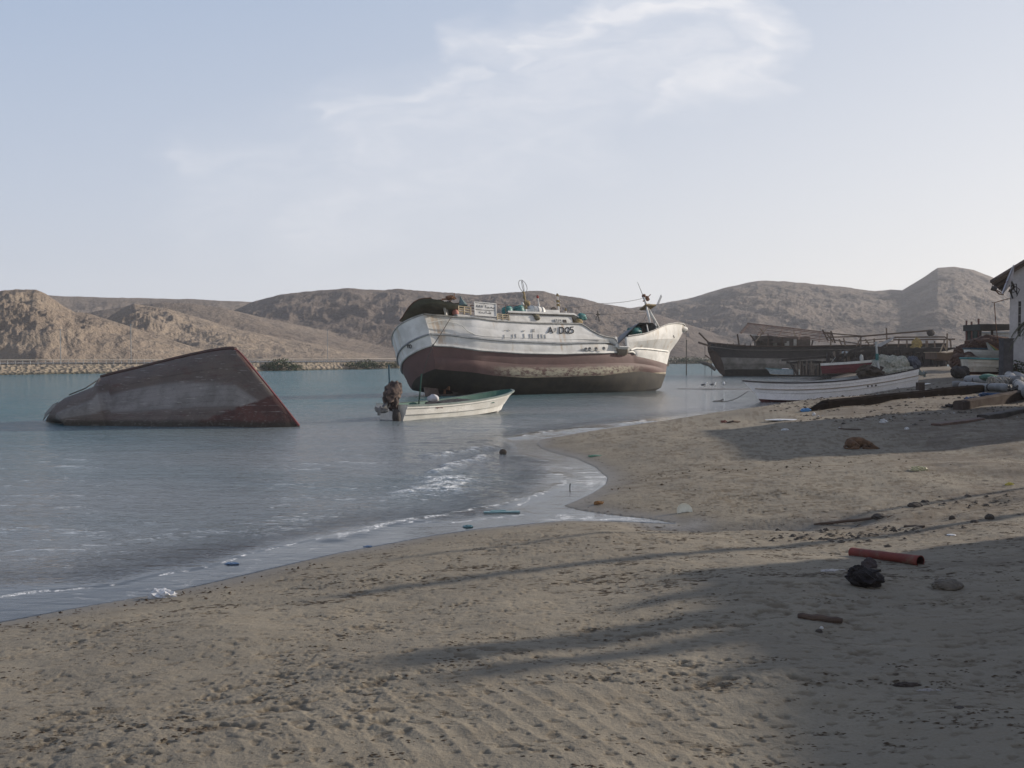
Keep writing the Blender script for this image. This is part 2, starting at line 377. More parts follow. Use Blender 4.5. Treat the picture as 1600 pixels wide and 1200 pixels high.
# ------------------------------------------------------------------ water
th = np.concatenate([np.radians([-180,-150,-120,-95,-75,-60,-50,-43,-38,-35,-33]), np.linspace(deg(-31.5), deg(31.5), 760), np.radians([33,35,38,43,50,60,75,95,120,150,180])])
v1 = np.linspace(1010, 572, 640); r1 = 2.4*FOC/(v1-VH)
rs = np.concatenate([[.05, 3.], r1, [260, 330, 450, 700]])
X, Y = polar(rs, th); SD = sdist(X, Y); dep = -SD
ro = np.hypot(X, Y)
cove = sst(X, 1, 8)*sst(Y, 24, 36)*(1-sst(Y, 78, 105)); calm = sst(dep, .85, 2.2)*(1-.75*cove)
wx, wy = X+1.2*fbm(X*.25, Y*.25, 101, 3), Y+2.2*fbm(X*.2, Y*.2, 103, 3)
ripl = (fbm(wx*1.3, wy*3.4, 105, 4, .6)-.5)*.016+(fbm(wx*.35, wy*1.1, 109, 3)-.5)*.045+(fbm(wx*4, wy*9, 113, 2)-.5)*.005
ripl = ripl*np.clip(1.25-ro/110, .25, 1)
dw = dep+(fbm(X*.5, Y*.5, 117, 3)-.5)*1.1
left = sst(-X, -4, 3)
sw = .016*np.exp(-((dw-2.9)/.42)**2)*left*(1-sst(Y, 15, 22))
swash = .007*sst(dw, .75, .88)*(1-sst(Y, 24, 30))
Zw = ripl*(.06+.94*calm)+sw+swash*np.exp(-np.maximum(dw-.85, 0)/.8)-.02*0
# small breakers in the bay
def curve_w(px, z=0): return [tuple(P0(u, v, z)[:2]) for u, v in px]
BR = [curve_w(c_) for c_ in ([(675,713),(705,710),(730,705),(757,699)], [(680,738),(700,731),(730,722),(755,712)], [(660,768),(680,766),(704,755),(702,748)],
       [(818,684),(850,677),(890,673),(925,670)], [(980,662),(1008,659)], [(948,620),(1002,622)])]
SWE = curve_w([(520,842),(600,822),(700,804),(790,788),(850,772),(883,756),(882,748),(870,741)])
foam = np.zeros_like(X); nb = fbm(X*5, Y*9, 121, 3)
for i, c_ in enumerate(BR):
    d = pdist(X+(fbm(X*3, Y*3, 130+i, 2)-.5)*.3, Y+(fbm(X*2, Y*2, 140+i, 2)-.5)*.7, c_)
    w_ = (.16, .12, .4, .28, .4, .8)[i]
    foam = np.maximum(foam, np.exp(-(d/w_)**2)*sst(nb, .38, .58)*(.85, .75, 1.15, .7, .8, .35)[i]); Zw = Zw+.055*np.exp(-(d/(w_*1.5))**2)*(.4+nb)
d = pdist(X, Y+(fbm(X*2, Y*2, 150, 2)-.5)*.3, SWE)
foam = np.maximum(foam, np.exp(-(d/.1)**2)*sst(fbm(X*8, Y*8, 151, 2), .45, .6)*.9); Zw = Zw+.02*np.exp(-(d/.2)**2)
edge = np.exp(-((dw-.8)/.04)**2)*sst(fbm(X*6, Y*6, 152, 2), .42, .6)*sst(np.hypot(X, Y), 5, 9)*(1-sst(Y, 15, 18))
lace = sst(ridged(X*2.2, Y*4.4, 155, 4), .62, .8)*sst(dw, -.1, .25)*(1-sst(dw, .55, .85))*left*sst(fbm(X*.7, Y*.7, 156, 2), .4, .55)
foam = np.maximum(foam, np.maximum(edge*.8, lace*.32))
bay = np.exp(-(pdist(X, Y, curve_w([(880,808),(1000,815),(1050,817)]))/.5)**2)*sst(ridged(X*2, Y*5, 157, 4), .5, .75)*.6
lace2 = sst(ridged(X*1.8, Y*3, 158, 4), .55, .75)*np.exp(-(pdist(X, Y, curve_w([(890,735),(940,745),(930,760)]))/.9)**2)*.55
foam = np.maximum(foam, np.maximum(bay, lace2))
Zw = Zw*np.where(SD > .05, 0, 1)-np.where(SD > 0, np.minimum(SD*.4, .1), 0)
me = mesh_from('water', np.stack([X, Y, Zw], -1).reshape(-1, 3), gridfaces(*X.shape), [], smooth=True)
t = NT('sea_water'); ob = t.tc.outputs['Object']
wa = t.noise(2.6, 5, .62, (.55, 1.7, 1), rot=(0, 0, .12)); wb = t.noise(.62, 4, .6, (.5, 1.5, 1), rot=(0, 0, -.1)); wc = t.noise(6.5, 3, .55, (.5, 1.5, 1))
cal = t.attr('calm'); wsum = t.math('ADD', t.math('MULTIPLY', wa, .34), t.math('ADD', t.math('MULTIPLY', wb, .55), t.math('MULTIPLY', wc, .30)))
bm = t.n('ShaderNodeBump'); bm.inputs['Distance'].default_value = .19; t.l(wsum, bm.inputs['Height']); t.l(t.math('MULTIPLY', cal, 1.0), bm.inputs['Strength'])
fr = t.n('ShaderNodeFresnel'); fr.inputs['IOR'].default_value = 1.42; t.l(bm.outputs[0], fr.inputs['Normal'])
gl = t.n('ShaderNodeBsdfGlossy'); gl.inputs['Roughness'].default_value = .06; gl.inputs['Color'].default_value = (.97, .97, .97, 1); t.l(bm.outputs[0], gl.inputs['Normal'])
df = t.n('ShaderNodeBsdfDiffuse'); dp = t.attr('depth'); pat = t.noise(.05, 3, .5, (1, 2, 1))
deepc = t.mix(t.ramp(dp, 4, 26), (.165, .175, .178), (.034, .112, .128)); t.l(t.mix(t.ramp(pat, .4, .65, 0, .4), deepc, (.03, .08, .095)), df.inputs['Color'])
tr = t.n('ShaderNodeBsdfTransparent'); m1 = t.n('ShaderNodeMixShader'); t.l(t.ramp(dp, .1, 3.4, .05, 1), m1.inputs[0]); t.l(tr.outputs[0], m1.inputs[1]); t.l(df.outputs[0], m1.inputs[2])
m2 = t.n('ShaderNodeMixShader'); t.l(fr.outputs[0], m2.inputs[0]); t.l(m1.outputs[0], m2.inputs[1]); t.l(gl.outputs[0], m2.inputs[2])
fo = t.n('ShaderNodeBsdfDiffuse'); fo.inputs['Color'].default_value = (.8, .8, .78, 1); fn = t.noise(28, 5, .7)
m3 = t.n('ShaderNodeMixShader'); fn2 = t.noise(9, 5, .75, (.5, 1.4, 1)); t.l(t.math('MULTIPLY', t.ramp(t.attr('foam'), .12, .75), t.math('MULTIPLY', t.ramp(fn, .42, .58, .1, 1), t.ramp(fn2, .42, .56, .1, 1)), True), m3.inputs[0]); t.l(m2.outputs[0], m3.inputs[1]); t.l(fo.outputs[0], m3.inputs[2])
me.materials.append(t.done(m3.outputs[0]))
water = bpy.data.objects.new('water', me); col.objects.link(water); tag(water, kind='structure')
setattr_f(water, 'foam', np.clip(foam, 0, 1)); setattr_f(water, 'depth', dep); setattr_f(water, 'calm', .10+.90*sst(dw, .8, 1.6)*(1-.72*cove))

# ------------------------------------------------------------------ far bank, road and hills
ku = np.concatenate([np.linspace(-700, -40, 60), np.linspace(-35, 1640, 1250), np.linspace(1650, 2500, 60)]); K = (ku-800)/FOC
Ysh = np.interp(ku, [-700,0,200,400,560,640,1100,1300,2500], [105,120,133,150,171,189,300,345,380])
crestY = {'a': 178, 'b': 250, 'c': 360, 'd': 620, 'e': 480, 'f': 760}
LAY = {
 'a': ([(-700,430),(-300,445),(-100,450),(0,455),(25,452),(58,452),(72,458),(100,478),(118,487),(140,490),(170,499),(210,512),(245,524),(290,538),(325,549),(345,562),(360,600)], 178, 138),
 'b': ([(120,600),(150,515),(162,503),(180,489),(192,482),(211,474),(234,478),(262,482),(292,491),(325,500),(360,511),(400,520),(450,530),(500,538),(560,550),(620,560),(700,585)], 250, 190),
 'c': ([(60,520),(110,495),(160,484),(215,476),(255,472),(300,474),(345,480),(400,493),(450,504),(520,519),(580,532),(640,544),(760,562),(800,580)], 360, 262),
 'd': ([(-700,470),(0,466),(60,459),(110,463),(200,465),(300,467),(360,470),(400,472),(520,480),(700,500)], 620, 420),
 'e': ([(300,540),(345,494),(372,482),(400,470),(440,460),(480,455),(520,452),(547,449.5),(570,452),(600,453),(623,450.5),(650,453.5),(700,457),(748,461),(780,458),(834,454),(850,455),(871,460.5),(910,466),(934,473),(981,481),(1030,492),(1100,515),(1180,545),(1230,565)], 480, 330),
 'f': ([(800,520),(900,495),(950,486),(1000,479),(1040,473),(1080,465),(1129,450),(1160,443),(1184,438),(1222,439),(1259,442),(1324,449),(1366,454.6),(1392,452),(1408,453.6),(1437,436),(1463,418),(1489,416),(1519,421),(1545,431),(1574,444),(1640,458),(1800,475),(2500,490)], 760, 400)}
def crest(l):
    p, Yc, Yt = LAY[l]; a = np.array(p); v = np.interp(ku, a[:, 0], a[:, 1]); k = np.array([.25, .5, .25])
    v = np.convolve(np.pad(v, 1, mode='edge'), k, 'valid')
    # exact height seen at that row for depth Yc
    dy = _f[1]-_u[1]*(v-600)/FOC; dz = _f[2]-_u[2]*(v-600)/FOC
    return CAMH+dz/dy*Yc, Yc, Yt
rowsA = np.array([-8, -3, -.8, 0, .6, 1.2, 1.8, 2.4, 3.0, 3.6, 4.2, 4.6, 5.2, 7, 9, 11, 12])
offB = np.concatenate([np.linspace(11.5, 40, 45), np.linspace(41, 160, 110), np.linspace(163, 400, 90), np.linspace(405, 800, 60)])
t = NT('hill_rock')
a1 = t.noise(.02, 5, .6); a2 = t.noise(.12, 7, .68); a3 = t.noise(.6, 5, .7); st = t.noise(.09, 5, .6, (1, 1, 4))
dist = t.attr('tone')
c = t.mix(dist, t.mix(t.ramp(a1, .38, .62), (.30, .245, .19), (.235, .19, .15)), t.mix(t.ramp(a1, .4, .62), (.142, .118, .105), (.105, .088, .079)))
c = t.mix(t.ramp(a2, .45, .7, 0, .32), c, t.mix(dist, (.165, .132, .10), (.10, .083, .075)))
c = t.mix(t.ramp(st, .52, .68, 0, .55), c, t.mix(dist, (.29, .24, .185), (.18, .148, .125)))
c = t.mix(t.ramp(a3, .5, .75, 0, .4), c, (.13, .10, .085))
b = t.bump(a3, .7, 1.0); b = t.bump(a2, .8, 3.5, b)
hillm = t.done(t.bsdf(c, .95, b, spec=.1))
Yg = Ysh[None]+offB[:, None]; Xg = K[None]*Yg
base = 1.3+.4*fbm(Xg*.05, Yg*.05, 201, 3)+np.maximum(offB[:, None]-12, 0)*.012
Zh = base.copy(); tone = np.full(Zh.shape, .25)
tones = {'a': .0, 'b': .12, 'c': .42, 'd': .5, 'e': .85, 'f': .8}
for l in LAY:
    hc, Yc, Yt = crest(l); hc = hc[None]
    toe = Yt+14*(fbm(Xg*.02, Yg*0+3, 210+ord(l), 3)-.5)*(Yc/200); toe = np.maximum(toe, Ysh[None]+13)
    tt = (Yg-toe)/(Yc-toe); up = np.clip(tt, 0, 1)
    pw_ = {'a': .62, 'b': .7, 'c': .95, 'd': 1., 'e': .85, 'f': .9}[l]
    f1 = up**pw_; back = np.clip((Yg-Yc)/(Yc*.55), 0, 1); f1 = f1*(1-back**1.4*.9)
    sc = {'a': 1., 'b': .9, 'c': .35, 'd': .25, 'e': .4, 'f': .3}[l]
    fr1 = .055*sc+.01
    rn = ridged(Xg*fr1+.5*fbm(Xg*.03, Yg*.03, 230, 2), Yg*fr1*.8, 220+ord(l), 6, .6)
    env = (4*np.clip(tt, 0, 1)*(1-np.clip(tt, 0, 1)))**.7
    amp = {'a': .42, 'b': .38, 'c': .12, 'd': .10, 'e': .20, 'f': .25}[l]
    nz = (rn-.62)*amp*env*np.minimum(hc, 40)+(fbm(Xg*.5*sc, Yg*.5*sc, 240, 4, .6)-.5)*np.where(up > 0, 1, 0)*np.minimum(.055*hc, 1.3)*(.25+env)+(ridged(Xg*.23*sc+9, Yg*.10*sc, 250, 4, .65)-.62)*env*np.minimum(.10*hc, 4.5)*up
    zl = hc*f1+nz; zl = np.where((up > 0) & (hc > 1), zl, -9)
    # alcoves near the foot: steeper cliffs on the near hills
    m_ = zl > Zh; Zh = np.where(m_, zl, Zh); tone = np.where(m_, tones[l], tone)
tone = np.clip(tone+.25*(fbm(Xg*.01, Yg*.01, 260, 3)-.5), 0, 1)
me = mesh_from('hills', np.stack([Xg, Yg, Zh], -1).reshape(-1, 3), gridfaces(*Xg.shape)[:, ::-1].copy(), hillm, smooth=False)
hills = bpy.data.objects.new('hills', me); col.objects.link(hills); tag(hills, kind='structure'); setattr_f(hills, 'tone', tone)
# rubble embankment with the road along its top
Yg = Ysh[None]+rowsA[:, None]; Xg = K[None]*Yg
prof = np.interp(rowsA, [-8, -3, -.8, 0, 3.6, 4.2, 12], [-1.5, -.8, -.2, .02, 1.05, 1.22, 1.28])[:, None]+0*Xg
rough = (fbm(Xg*1.3, Yg*1.3, 300, 4, .65)-.5)*.5*np.interp(rowsA, [-1, 0, 3.6, 4.6], [.5, 1, .8, 0])[:, None]
me = mesh_from('embankment', np.stack([Xg, Yg, prof+rough], -1).reshape(-1, 3), gridfaces(*Xg.shape)[:, ::-1].copy(), [], smooth=False)
t = NT('rubble'); vo = t.n('ShaderNodeTexVoronoi'); vo.inputs['Scale'].default_value = 1.6; t.l(t.tc.outputs['Object'], vo.inputs['Vector'])
c = t.mix(t.ramp(vo.outputs['Distance'], .1, .5), (.31, .255, .19), (.23, .19, .145)); c = t.mix(t.ramp(t.noise(.3, 4), .4, .65, 0, .5), c, (.2, .17, .12))
wl = t.n('ShaderNodeSeparateXYZ'); t.l(t.tc.outputs['Object'], wl.inputs[0]); c = t.mix(t.ramp(wl.outputs['Z'], .1, .35, .8, 0), c, (.05, .05, .035))
me.materials.append(t.done(t.bsdf(c, .95, t.bump(vo.outputs['Distance'], 1, .4), spec=.1)))
emb = bpy.data.objects.new('embankment', me); col.objects.link(emb); tag(emb, kind='structure')
Yg = Ysh[None]+np.array([6.0, 11.2])[:, None]; Xg = K[None]*Yg
me = mesh_from('road', np.stack([Xg, Yg, Xg*0+1.36], -1).reshape(-1, 3), gridfaces(*Xg.shape)[:, ::-1].copy(), worn('asphalt', (.06,.06,.06), (.09,.085,.08), 1))
rd = bpy.data.objects.new('road', me); col.objects.link(rd); tag(rd, kind='structure')

# ================================================================== LARGE STRANDED FISHING SHIP
def f1d(x, pts):
    a = np.array(pts, float); return np.interp(x, a[:, 0], a[:, 1])
a_ = deg(32); ph_ = deg(24)
Fv = np.array([math.cos(a_), math.sin(a_), 0]); Rh = np.array([math.sin(a_), -math.cos(a_), 0]); Uz = np.array([0, 0, 1.])
Rv = Rh*math.cos(ph_)+Uz*math.sin(ph_); Uv = Uz*math.cos(ph_)-Rh*math.sin(ph_)
SO = np.array([-4.91527728, 57.10451795, .1940059])
# local axes of the ship: x forward, y to port (left), z up
SR = np.stack([Fv, -Rv, Uv], 1)
ship = thing('fishing_ship', 'large white and maroon wooden fishing ship stranded in the shallows, leaning away, marked A DQ5', 'ship', SO, SR)
def L(u, v, y):
    """point of the ship's plane at y metres to starboard that is seen at that spot of the photograph (ship coordinates)"""
    d = ray(u, v); t_ = (y+(SO-CAM)@Rv)/(d@Rv); q = CAM+d*t_-SO; return np.array([q@Fv, -y, q@Uv])
def LX(u, v, x):
    d = ray(u, v); t_ = (x+(SO-CAM)@Fv)/(d@Fv); q = CAM+d*t_-SO; return np.array([x, -(q@Rv), q@Uv])
def g_(x, L_=22., e=2.2):
    t_ = np.clip(x/L_, 0, 1); return np.where(t_ < .12, .86+.14*t_/.12, np.where(t_ < .45, 1, 1-(np.maximum(t_-.45, 0)/.55)**e))
CV = [  # name, stem end x, breadth, z(x)
 ('keel', 16.8, .06, [(-.2,.35),(1,.2),(3,-.35),(6,-.75),(14,-.8),(16.8,-.45)]),
 ('bilge', 18.0, 1.05, [(-.2,.58),(1.5,.2),(4,-.35),(9,-.5),(14,-.45),(16.5,-.25),(18,0)]),
 ('chine', 18.75, 1.9, [(-.2,.85),(.2,.78),(1.6,.58),(3.5,.27),(5.6,.11),(8.6,.12),(11.8,.24),(13.6,.48),(15.6,.78),(18.75,.95)]),
 ('mid', 18.95, 2.22, [(-.3,1.5),(.5,1.42),(2.5,1.1),(5.6,.84),(8.6,.82),(11.8,.95),(14.8,1.2),(17,1.3),(18.95,1.35)]),
 ('bound', 19.15, 2.45, [(-.35,2.16),(.75,2.05),(2.5,1.69),(5.6,1.5),(8.6,1.46),(11.85,1.6),(14.8,1.91),(15.15,1.64),(17,1.66),(19.15,1.75)]),
 ('strake', 19.75, 2.6, [(-.45,2.8),(.5,2.74),(2.2,2.41),(4.3,2.23),(8.7,2.09),(12.8,2.29),(13.05,1.82),(14.1,1.82),(15,2.1),(17.8,2.4),(19.75,2.7)]),
 ('upper', 20.9, 2.62, [(-.5,3.5),(.5,3.35),(2.2,3.15),(5,2.85),(10.4,2.8),(11.2,2.65),(12.9,2.4),(13.0,2.38),(13.1,1.9),(14.0,1.9),(14.06,2.3),(16,2.6),(17.7,2.95),(20.9,3.65)]),
 ('sheer', 21.98, 2.6, [(-.57,4.06),(.7,3.93),(1.3,3.82),(2.3,3.74),(3.9,3.55),(7,3.44),(10.4,3.47),(10.75,3.28),(11.07,3.02),(11.7,2.68),(12.2,2.57),(12.95,2.5),(13.1,1.98),(13.98,1.98),(14.06,2.68),(15.8,2.98),(16.7,3.28),(17.7,3.68),(18.8,4.09),(20,4.42),(21.5,4.76),(21.98,4.70)])]
xs = np.unique(np.concatenate([np.linspace(0, 22, 90), [13.0, 13.1, 13.98, 14.06, 10.4, 10.75, 11.07, 15.0, 15.15], 22-np.array([.05, .12, .25, .4, .6])]))
rows = []
for ci in range(len(CV)):
    n_, xe, b, zp = CV[ci]
    xx = np.where(xs <= 14.5, xs, 14.5+(xs-14.5)*(xe-14.5)/7.5)+zp[0][0]*np.clip(1-xs/3, 0, 1)
    if ci == 7: xx = np.minimum(xs, 21.98)+zp[0][0]*np.clip(1-xs/3, 0, 1)
    rows.append(np.stack([xx, -b*g_(xx, xe+.02, 3.0 if ci >= 6 else 2.3), f1d(xx, zp)], -1))
rows = np.array(rows)                                   # curves x stations (starboard)
fine_rows = []; fidx = []
for ci in range(len(CV)-1):
    for k in range(4):
        w_ = k/4; fine_rows.append(rows[ci]*(1-w_)+rows[ci+1]*w_+np.array([0, -1., 0])*math.sin(math.pi*w_)*(.10 if ci in (2, 0, 1) else .03)*np.clip((22-xs)/4, 0, 1)[:, None]); fidx.append(ci)
fine_rows.append(rows[-1]); fr_ = np.array(fine_rows)
port = fr_*np.array([1, -1, 1]); 
hb = MB()
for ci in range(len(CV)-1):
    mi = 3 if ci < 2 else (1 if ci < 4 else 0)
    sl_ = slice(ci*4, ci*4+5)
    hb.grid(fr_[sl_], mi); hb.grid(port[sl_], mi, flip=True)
# rounded transom
tn = 14; tr_ = []
for i in range(len(fr_)):
    a0 = fr_[i, 0]; b0 = port[i, 0]; w_ = np.linspace(0, 1, tn)[:, None]; q = a0*(1-w_)+b0*w_
    bul = (.75 if i > 16 else .3+.45*i/16)*np.sin(np.pi*w_[:, 0])**.8; q[:, 0] -= bul; q[:, 2] += .18*np.sin(np.pi*w_[:, 0])*(i/len(fr_)); tr_.append(q)
tr_ = np.array(tr_)
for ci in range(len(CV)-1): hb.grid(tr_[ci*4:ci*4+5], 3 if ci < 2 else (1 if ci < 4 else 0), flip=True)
# inner bulwark and decks
inn = rows[-1]+np.array([0, .14, 0]); inn[:, 1] = np.minimum(inn[:, 1], -.001); inn2 = inn-np.array([0, 0, .4]); inn2[:, 1] *= 1-.45*sst(inn2[:, 0], 12, 19)
inp = inn*np.array([1, -1, 1]); inp2 = inn2*np.array([1, -1, 1])
hb.grid(np.array([rows[-1], inn, inn2, inp2, inp, rows[-1]*np.array([1, -1, 1])]), 2)
# paint: vertex attribute for the barnacled band and the shade painted in towards the keel is made from ship coordinates in the shader
t = NT('white_hull_paint')
a1 = t.noise(1.1, 6, .6); a2 = t.noise(.9, 5, .6, (2.2, 2.2, .18)); a3 = t.noise(14, 4, .6); a4 = t.noise(.8, 5, .7, (1.6, 1.6, .12), rot=(0, 0, .3))
c = t.mix(t.ramp(a1, .35, .65), (.64, .63, .60), (.50, .49, .46)); c = t.mix(t.ramp(a2, .55, .72, 0, .55), c, (.36, .27, .16)); c = t.mix(t.ramp(a4, .57, .67, 0, .55), c, (.40, .25, .12))
c = t.mix(t.ramp(a3, .6, .75, 0, .45), c, (.3, .27, .22)); c = t.mix(t.ramp(t.noise(.35, 5, .6), .5, .7, 0, .4), c, (.38, .40, .42))
white_hull = t.done(t.bsdf(c, .6, t.bump(t.noise(2.5, 4), .25, .03)))
t = NT('maroon_hull_paint'); sp = t.n('ShaderNodeSeparateXYZ'); t.l(t.tc.outputs['Object'], sp.inputs[0])
a1 = t.noise(1.2, 6, .6); a2 = t.noise(3.5, 7, .72, (.7, 1, 1.6)); a3 = t.noise(12, 4, .6)
c = t.mix(t.ramp(a1, .35, .65), (.118, .067, .061), (.096, .058, .053)); c = t.mix(t.ramp(a3, .5, .75, 0, .4), c, (.09, .045, .04))
zz = t.math('SUBTRACT', sp.outputs['Z'], t.math('MULTIPLY', t.math('POWER', t.math('ABSOLUTE', t.math('SUBTRACT', sp.outputs['X'], 7.6)), 2.0), .008))
band = t.math('MULTIPLY', t.ramp(zz, .08, .26), t.ramp(zz, .75, .42)); band = t.math('MULTIPLY', band, t.ramp(sp.outputs['X'], 2.6, 5.5)); band = t.math('MULTIPLY', band, t.ramp(sp.outputs['X'], 16.5, 13))
c = t.mix(t.math('MULTIPLY', band, t.ramp(a2, .40, .56)), c, (.36, .33, .25))
ed = t.math('MULTIPLY', t.ramp(zz, .02, .08), t.ramp(zz, .16, .10)); ed = t.math('MULTIPLY', ed, t.ramp(sp.outputs['X'], 3, 6)); c = t.mix(t.math('MULTIPLY', ed, t.ramp(a2, .35, .5, .3, .9)), c, (.42, .38, .26))
c = t.mix(t.math('MULTIPLY', t.ramp(zz, .10, -.05), .85), c, (.035, .028, .022)); c = t.mix(t.ramp(t.noise(.5, 5, .6, (1, 1, .3)), .55, .7, 0, .4), c, (.2, .13, .11))
maroon_hull = t.done(t.bsdf(c, .7, t.bump(a2, .3, .03)))
deckm = worn('weathered_deck', (.2,.17,.13), (.13,.11,.09), 2)
whitep = worn('old_white_paint', (.66,.65,.61), (.5,.49,.46), 2.2, .6, (.34,.22,.12), .35, True)
greyp = worn('grey_paint', (.32,.33,.33), (.22,.23,.24), 2.5, .7, (.15,.1,.07), .3)
darkm = worn('dark_grime', (.035,.03,.028), (.06,.05,.045), 4)
rope_m = worn('old_rope', (.09,.08,.07), (.05,.045,.04), 9)
teal = worn('teal_plastic', (.04,.17,.16), (.03,.12,.12), 4, .5)
rusty = worn('rusty_metal', (.2,.1,.055), (.11,.06,.04), 6, .85)
olive = worn('olive_canvas', (.21,.19,.135), (.15,.135,.095), 1.5, .95, (.12,.11,.08), .3)
hull = obj('hull', hb, [white_hull, maroon_hull, deckm, worn('shade_dark_bottom', (.040,.034,.026), (.022,.02,.017), 1.2, .8, (.06,.055,.035), .4)], ship, True, True)  # near-black bottom colour stands in for the shade under the hull
def curve_line(ci, x0, x1, off=.05, n=70, dz=0.):
    xx = np.linspace(x0, x1, n); r_ = rows[ci]; return np.stack([xx, np.interp(xx, r_[:, 0], r_[:, 1])-off, np.interp(xx, r_[:, 0], r_[:, 2])+dz], -1)
def sbeam(pts, w, h, mi=0, m=None):
    m = m or MB(); p = np.array(pts)
    ring = np.array([[0, -w, -h/2], [0, -w, h/2], [0, w*.2, h/2], [0, w*.2, -h/2]])
    g = p[:, None]+ring[None]; m.grid(g, mi, closed=True); return m
m = sbeam(curve_line(5, -.4, 12.9, .0), .09, .10); sbeam(curve_line(5, -.4, 12.9, .0)*np.array([1, -1, 1]), .09, .1, m=m)
q = tr_[20]; m.tube(q+np.array([-.03, 0, 0]), .06, 6); obj('rubbing_strake', m, greyp, hull, False, True)
m = sbeam(curve_line(5, 14.4, 19.4, .0), .08, .10); obj('rubbing_strake', m, whitep, hull, False, True)
m = sbeam(curve_line(4, -.3, 14.95, -.02), .14, .13); q = tr_[16]; m.tube(q+np.array([-.05, 0, 0]), .07, 6)
obj('guard_ledge', m, whitep, hull, False, True)
m = MB()
for xa, xb in ((-.55, 12.98), (14.08, 21.9)): sbeam(curve_line(7, xa, xb, -.06, dz=.03), .15, .07, m=m); sbeam(curve_line(7, xa, xb, -.06, dz=.03)*np.array([1, -1, 1]), .1, .07, m=m)
q = tr_[-1]; m.tube(q+np.array([0, 0, .02]), .055, 6); obj('cap_rail', m, worn('worn_rail', (.42,.41,.38), (.26,.25,.23), 3), hull, False, True)
m = sbeam(np.array([L(u, v, 2.62) for u, v in ((668,505),(690,500.5),(712,505),(722,509),(730,517),(742,523),(757,525.5),(800,527.5),(850,529),(900,530),(940,530.5))]), .03, .04); obj('moulding', m, whitep, hull, False, True)
for sgn in (1, -1):
    for uu, va, vb in ((961.5,527,543),(979,527,543)):
        m = MB(); A = L(uu, va, 2.42); B = L(uu+1.5, vb, 2.42)
        if sgn < 0: A[1] *= -1; B[1] *= -1
        m.beam(A, B, .18, .16); obj('bulwark_post', m, whitep, hull, False, True)
# scuppers
for u, v in ((915,546),(921,545.5),(931,545.3),(943,544.8)):
    m = MB(); p = L(u, v, 2.56); m.tube([p, p+np.array([0, -.07, 0])], .12, 10); m.tube([p+np.array([0, -.05, .02]), p+np.array([0, -.1, .02])], .07, 8, 1); obj('scupper', m, [greyp, darkm], hull, False, True)
# rudder, skeg, propeller
m = MB(); m.box((.15, 0, .42), (.9, .10, 1.3)); obj('rudder', m, worn('rudder_paint', (.14,.11,.10), (.08,.06,.055), 3), ship, False, True)
m = MB(); m.box((1.9, 0, .1), (.7, .16, .9)); m.box((1.4, 0, -.2), (3.0, .16, .14)); obj('skeg', m, darkm, ship, False, True)
m = MB()
for k in range(4):
    a = k*math.pi/2+.5; m.box((1.1, .35*math.cos(a), .35+.35*math.sin(a)), (.05, .55, .22), np.array([[1, 0, 0], [0, math.cos(a), -math.sin(a)], [0, math.sin(a), math.cos(a)]]))
m.tube([(1.0, 0, .35), (1.9, 0, .35)], .08, 8); obj('propeller', m, rusty, ship, False, True)
# deckhouse
def lbox(name, x0, x1, y0, y1, z0, z1, mt, par, tilt=0):
    m = MB(); m.box(((x0+x1)/2, -(y0+y1)/2, (z0+z1)/2), (x1-x0, y1-y0, z1-z0)); return obj(name, m, mt, par, False, True)
A = L(796, 503, 1.9); B = L(895, 507, 1.9); T0 = L(796, 491, 1.9); T1 = L(893, 495, 1.9)
m = MB(); zb = 2.9
P8 = []
for y in (-1.9, 1.9):
    P8 += [(A[0], y, zb), (B[0], y, zb), (T1[0], y, T1[2]), (T0[0], y, T0[2])]
m.add(P8, [(0,1,2,3),(7,6,5,4),(1,5,6,2),(4,0,3,7),(3,2,6,7),(0,4,5,1)]); house = obj('deckhouse', m, whitep, ship, False, True)
m = MB(); r0 = T0+np.array([-.15, 0, .05]); r1_ = L(896, 494.5, 1.9)+np.array([0, 0, .05]); r2_ = L(908, 501, 1.9)
g = np.array([[(p[0], -2.05, p[2]), (p[0], 2.05, p[2])] for p in (r0, r1_, r2_)]); m.grid(g, 0); m.grid(g+np.array([0, 0, .12]), 0, flip=True)
g2 = np.concatenate([g[:, 0], g[::-1, 0]+np.array([0, 0, .12])]); m.add(g2, [tuple(range(6))]); m.add(g2*np.array([1, -1, 1]), [tuple(range(6))[::-1]])
obj('roof', m, whitep, house, False, True)
for (ua, ub, va, vb, mt, nm) in ((867,871.5,499,505.5,'g','window'),(872.5,877.5,499.5,506,'g','window'),(879.5,886,499.5,506.2,'d','window_opening')):
    a = L(ua, va, 1.92); b = L(ub, vb, 1.92); m = MB(); m.box(((a[0]+b[0])/2, -1.915, (a[2]+b[2])/2), (abs(b[0]-a[0]), .05, abs(a[2]-b[2]))); w_ = obj(nm, m, worn('salted_glass', (.33,.36,.37), (.22,.24,.25), 4, .2) if mt == 'g' else darkm, house, False, True)
    if mt == 'g':
        m = MB(); cx, cz, hw, hh = (a[0]+b[0])/2, (a[2]+b[2])/2, abs(b[0]-a[0])/2, abs(a[2]-b[2])/2
        for q in ((-hw, -hh, hw, -hh), (-hw, hh, hw, hh), (-hw, -hh, -hw, hh), (hw, -hh, hw, hh), (-hw, 0, hw, 0)): m.beam((cx+q[0], -1.955, cz+q[1]), (cx+q[2], -1.955, cz+q[3]), .05, .05)
        obj('frame', m, whitep, w_, False, True)
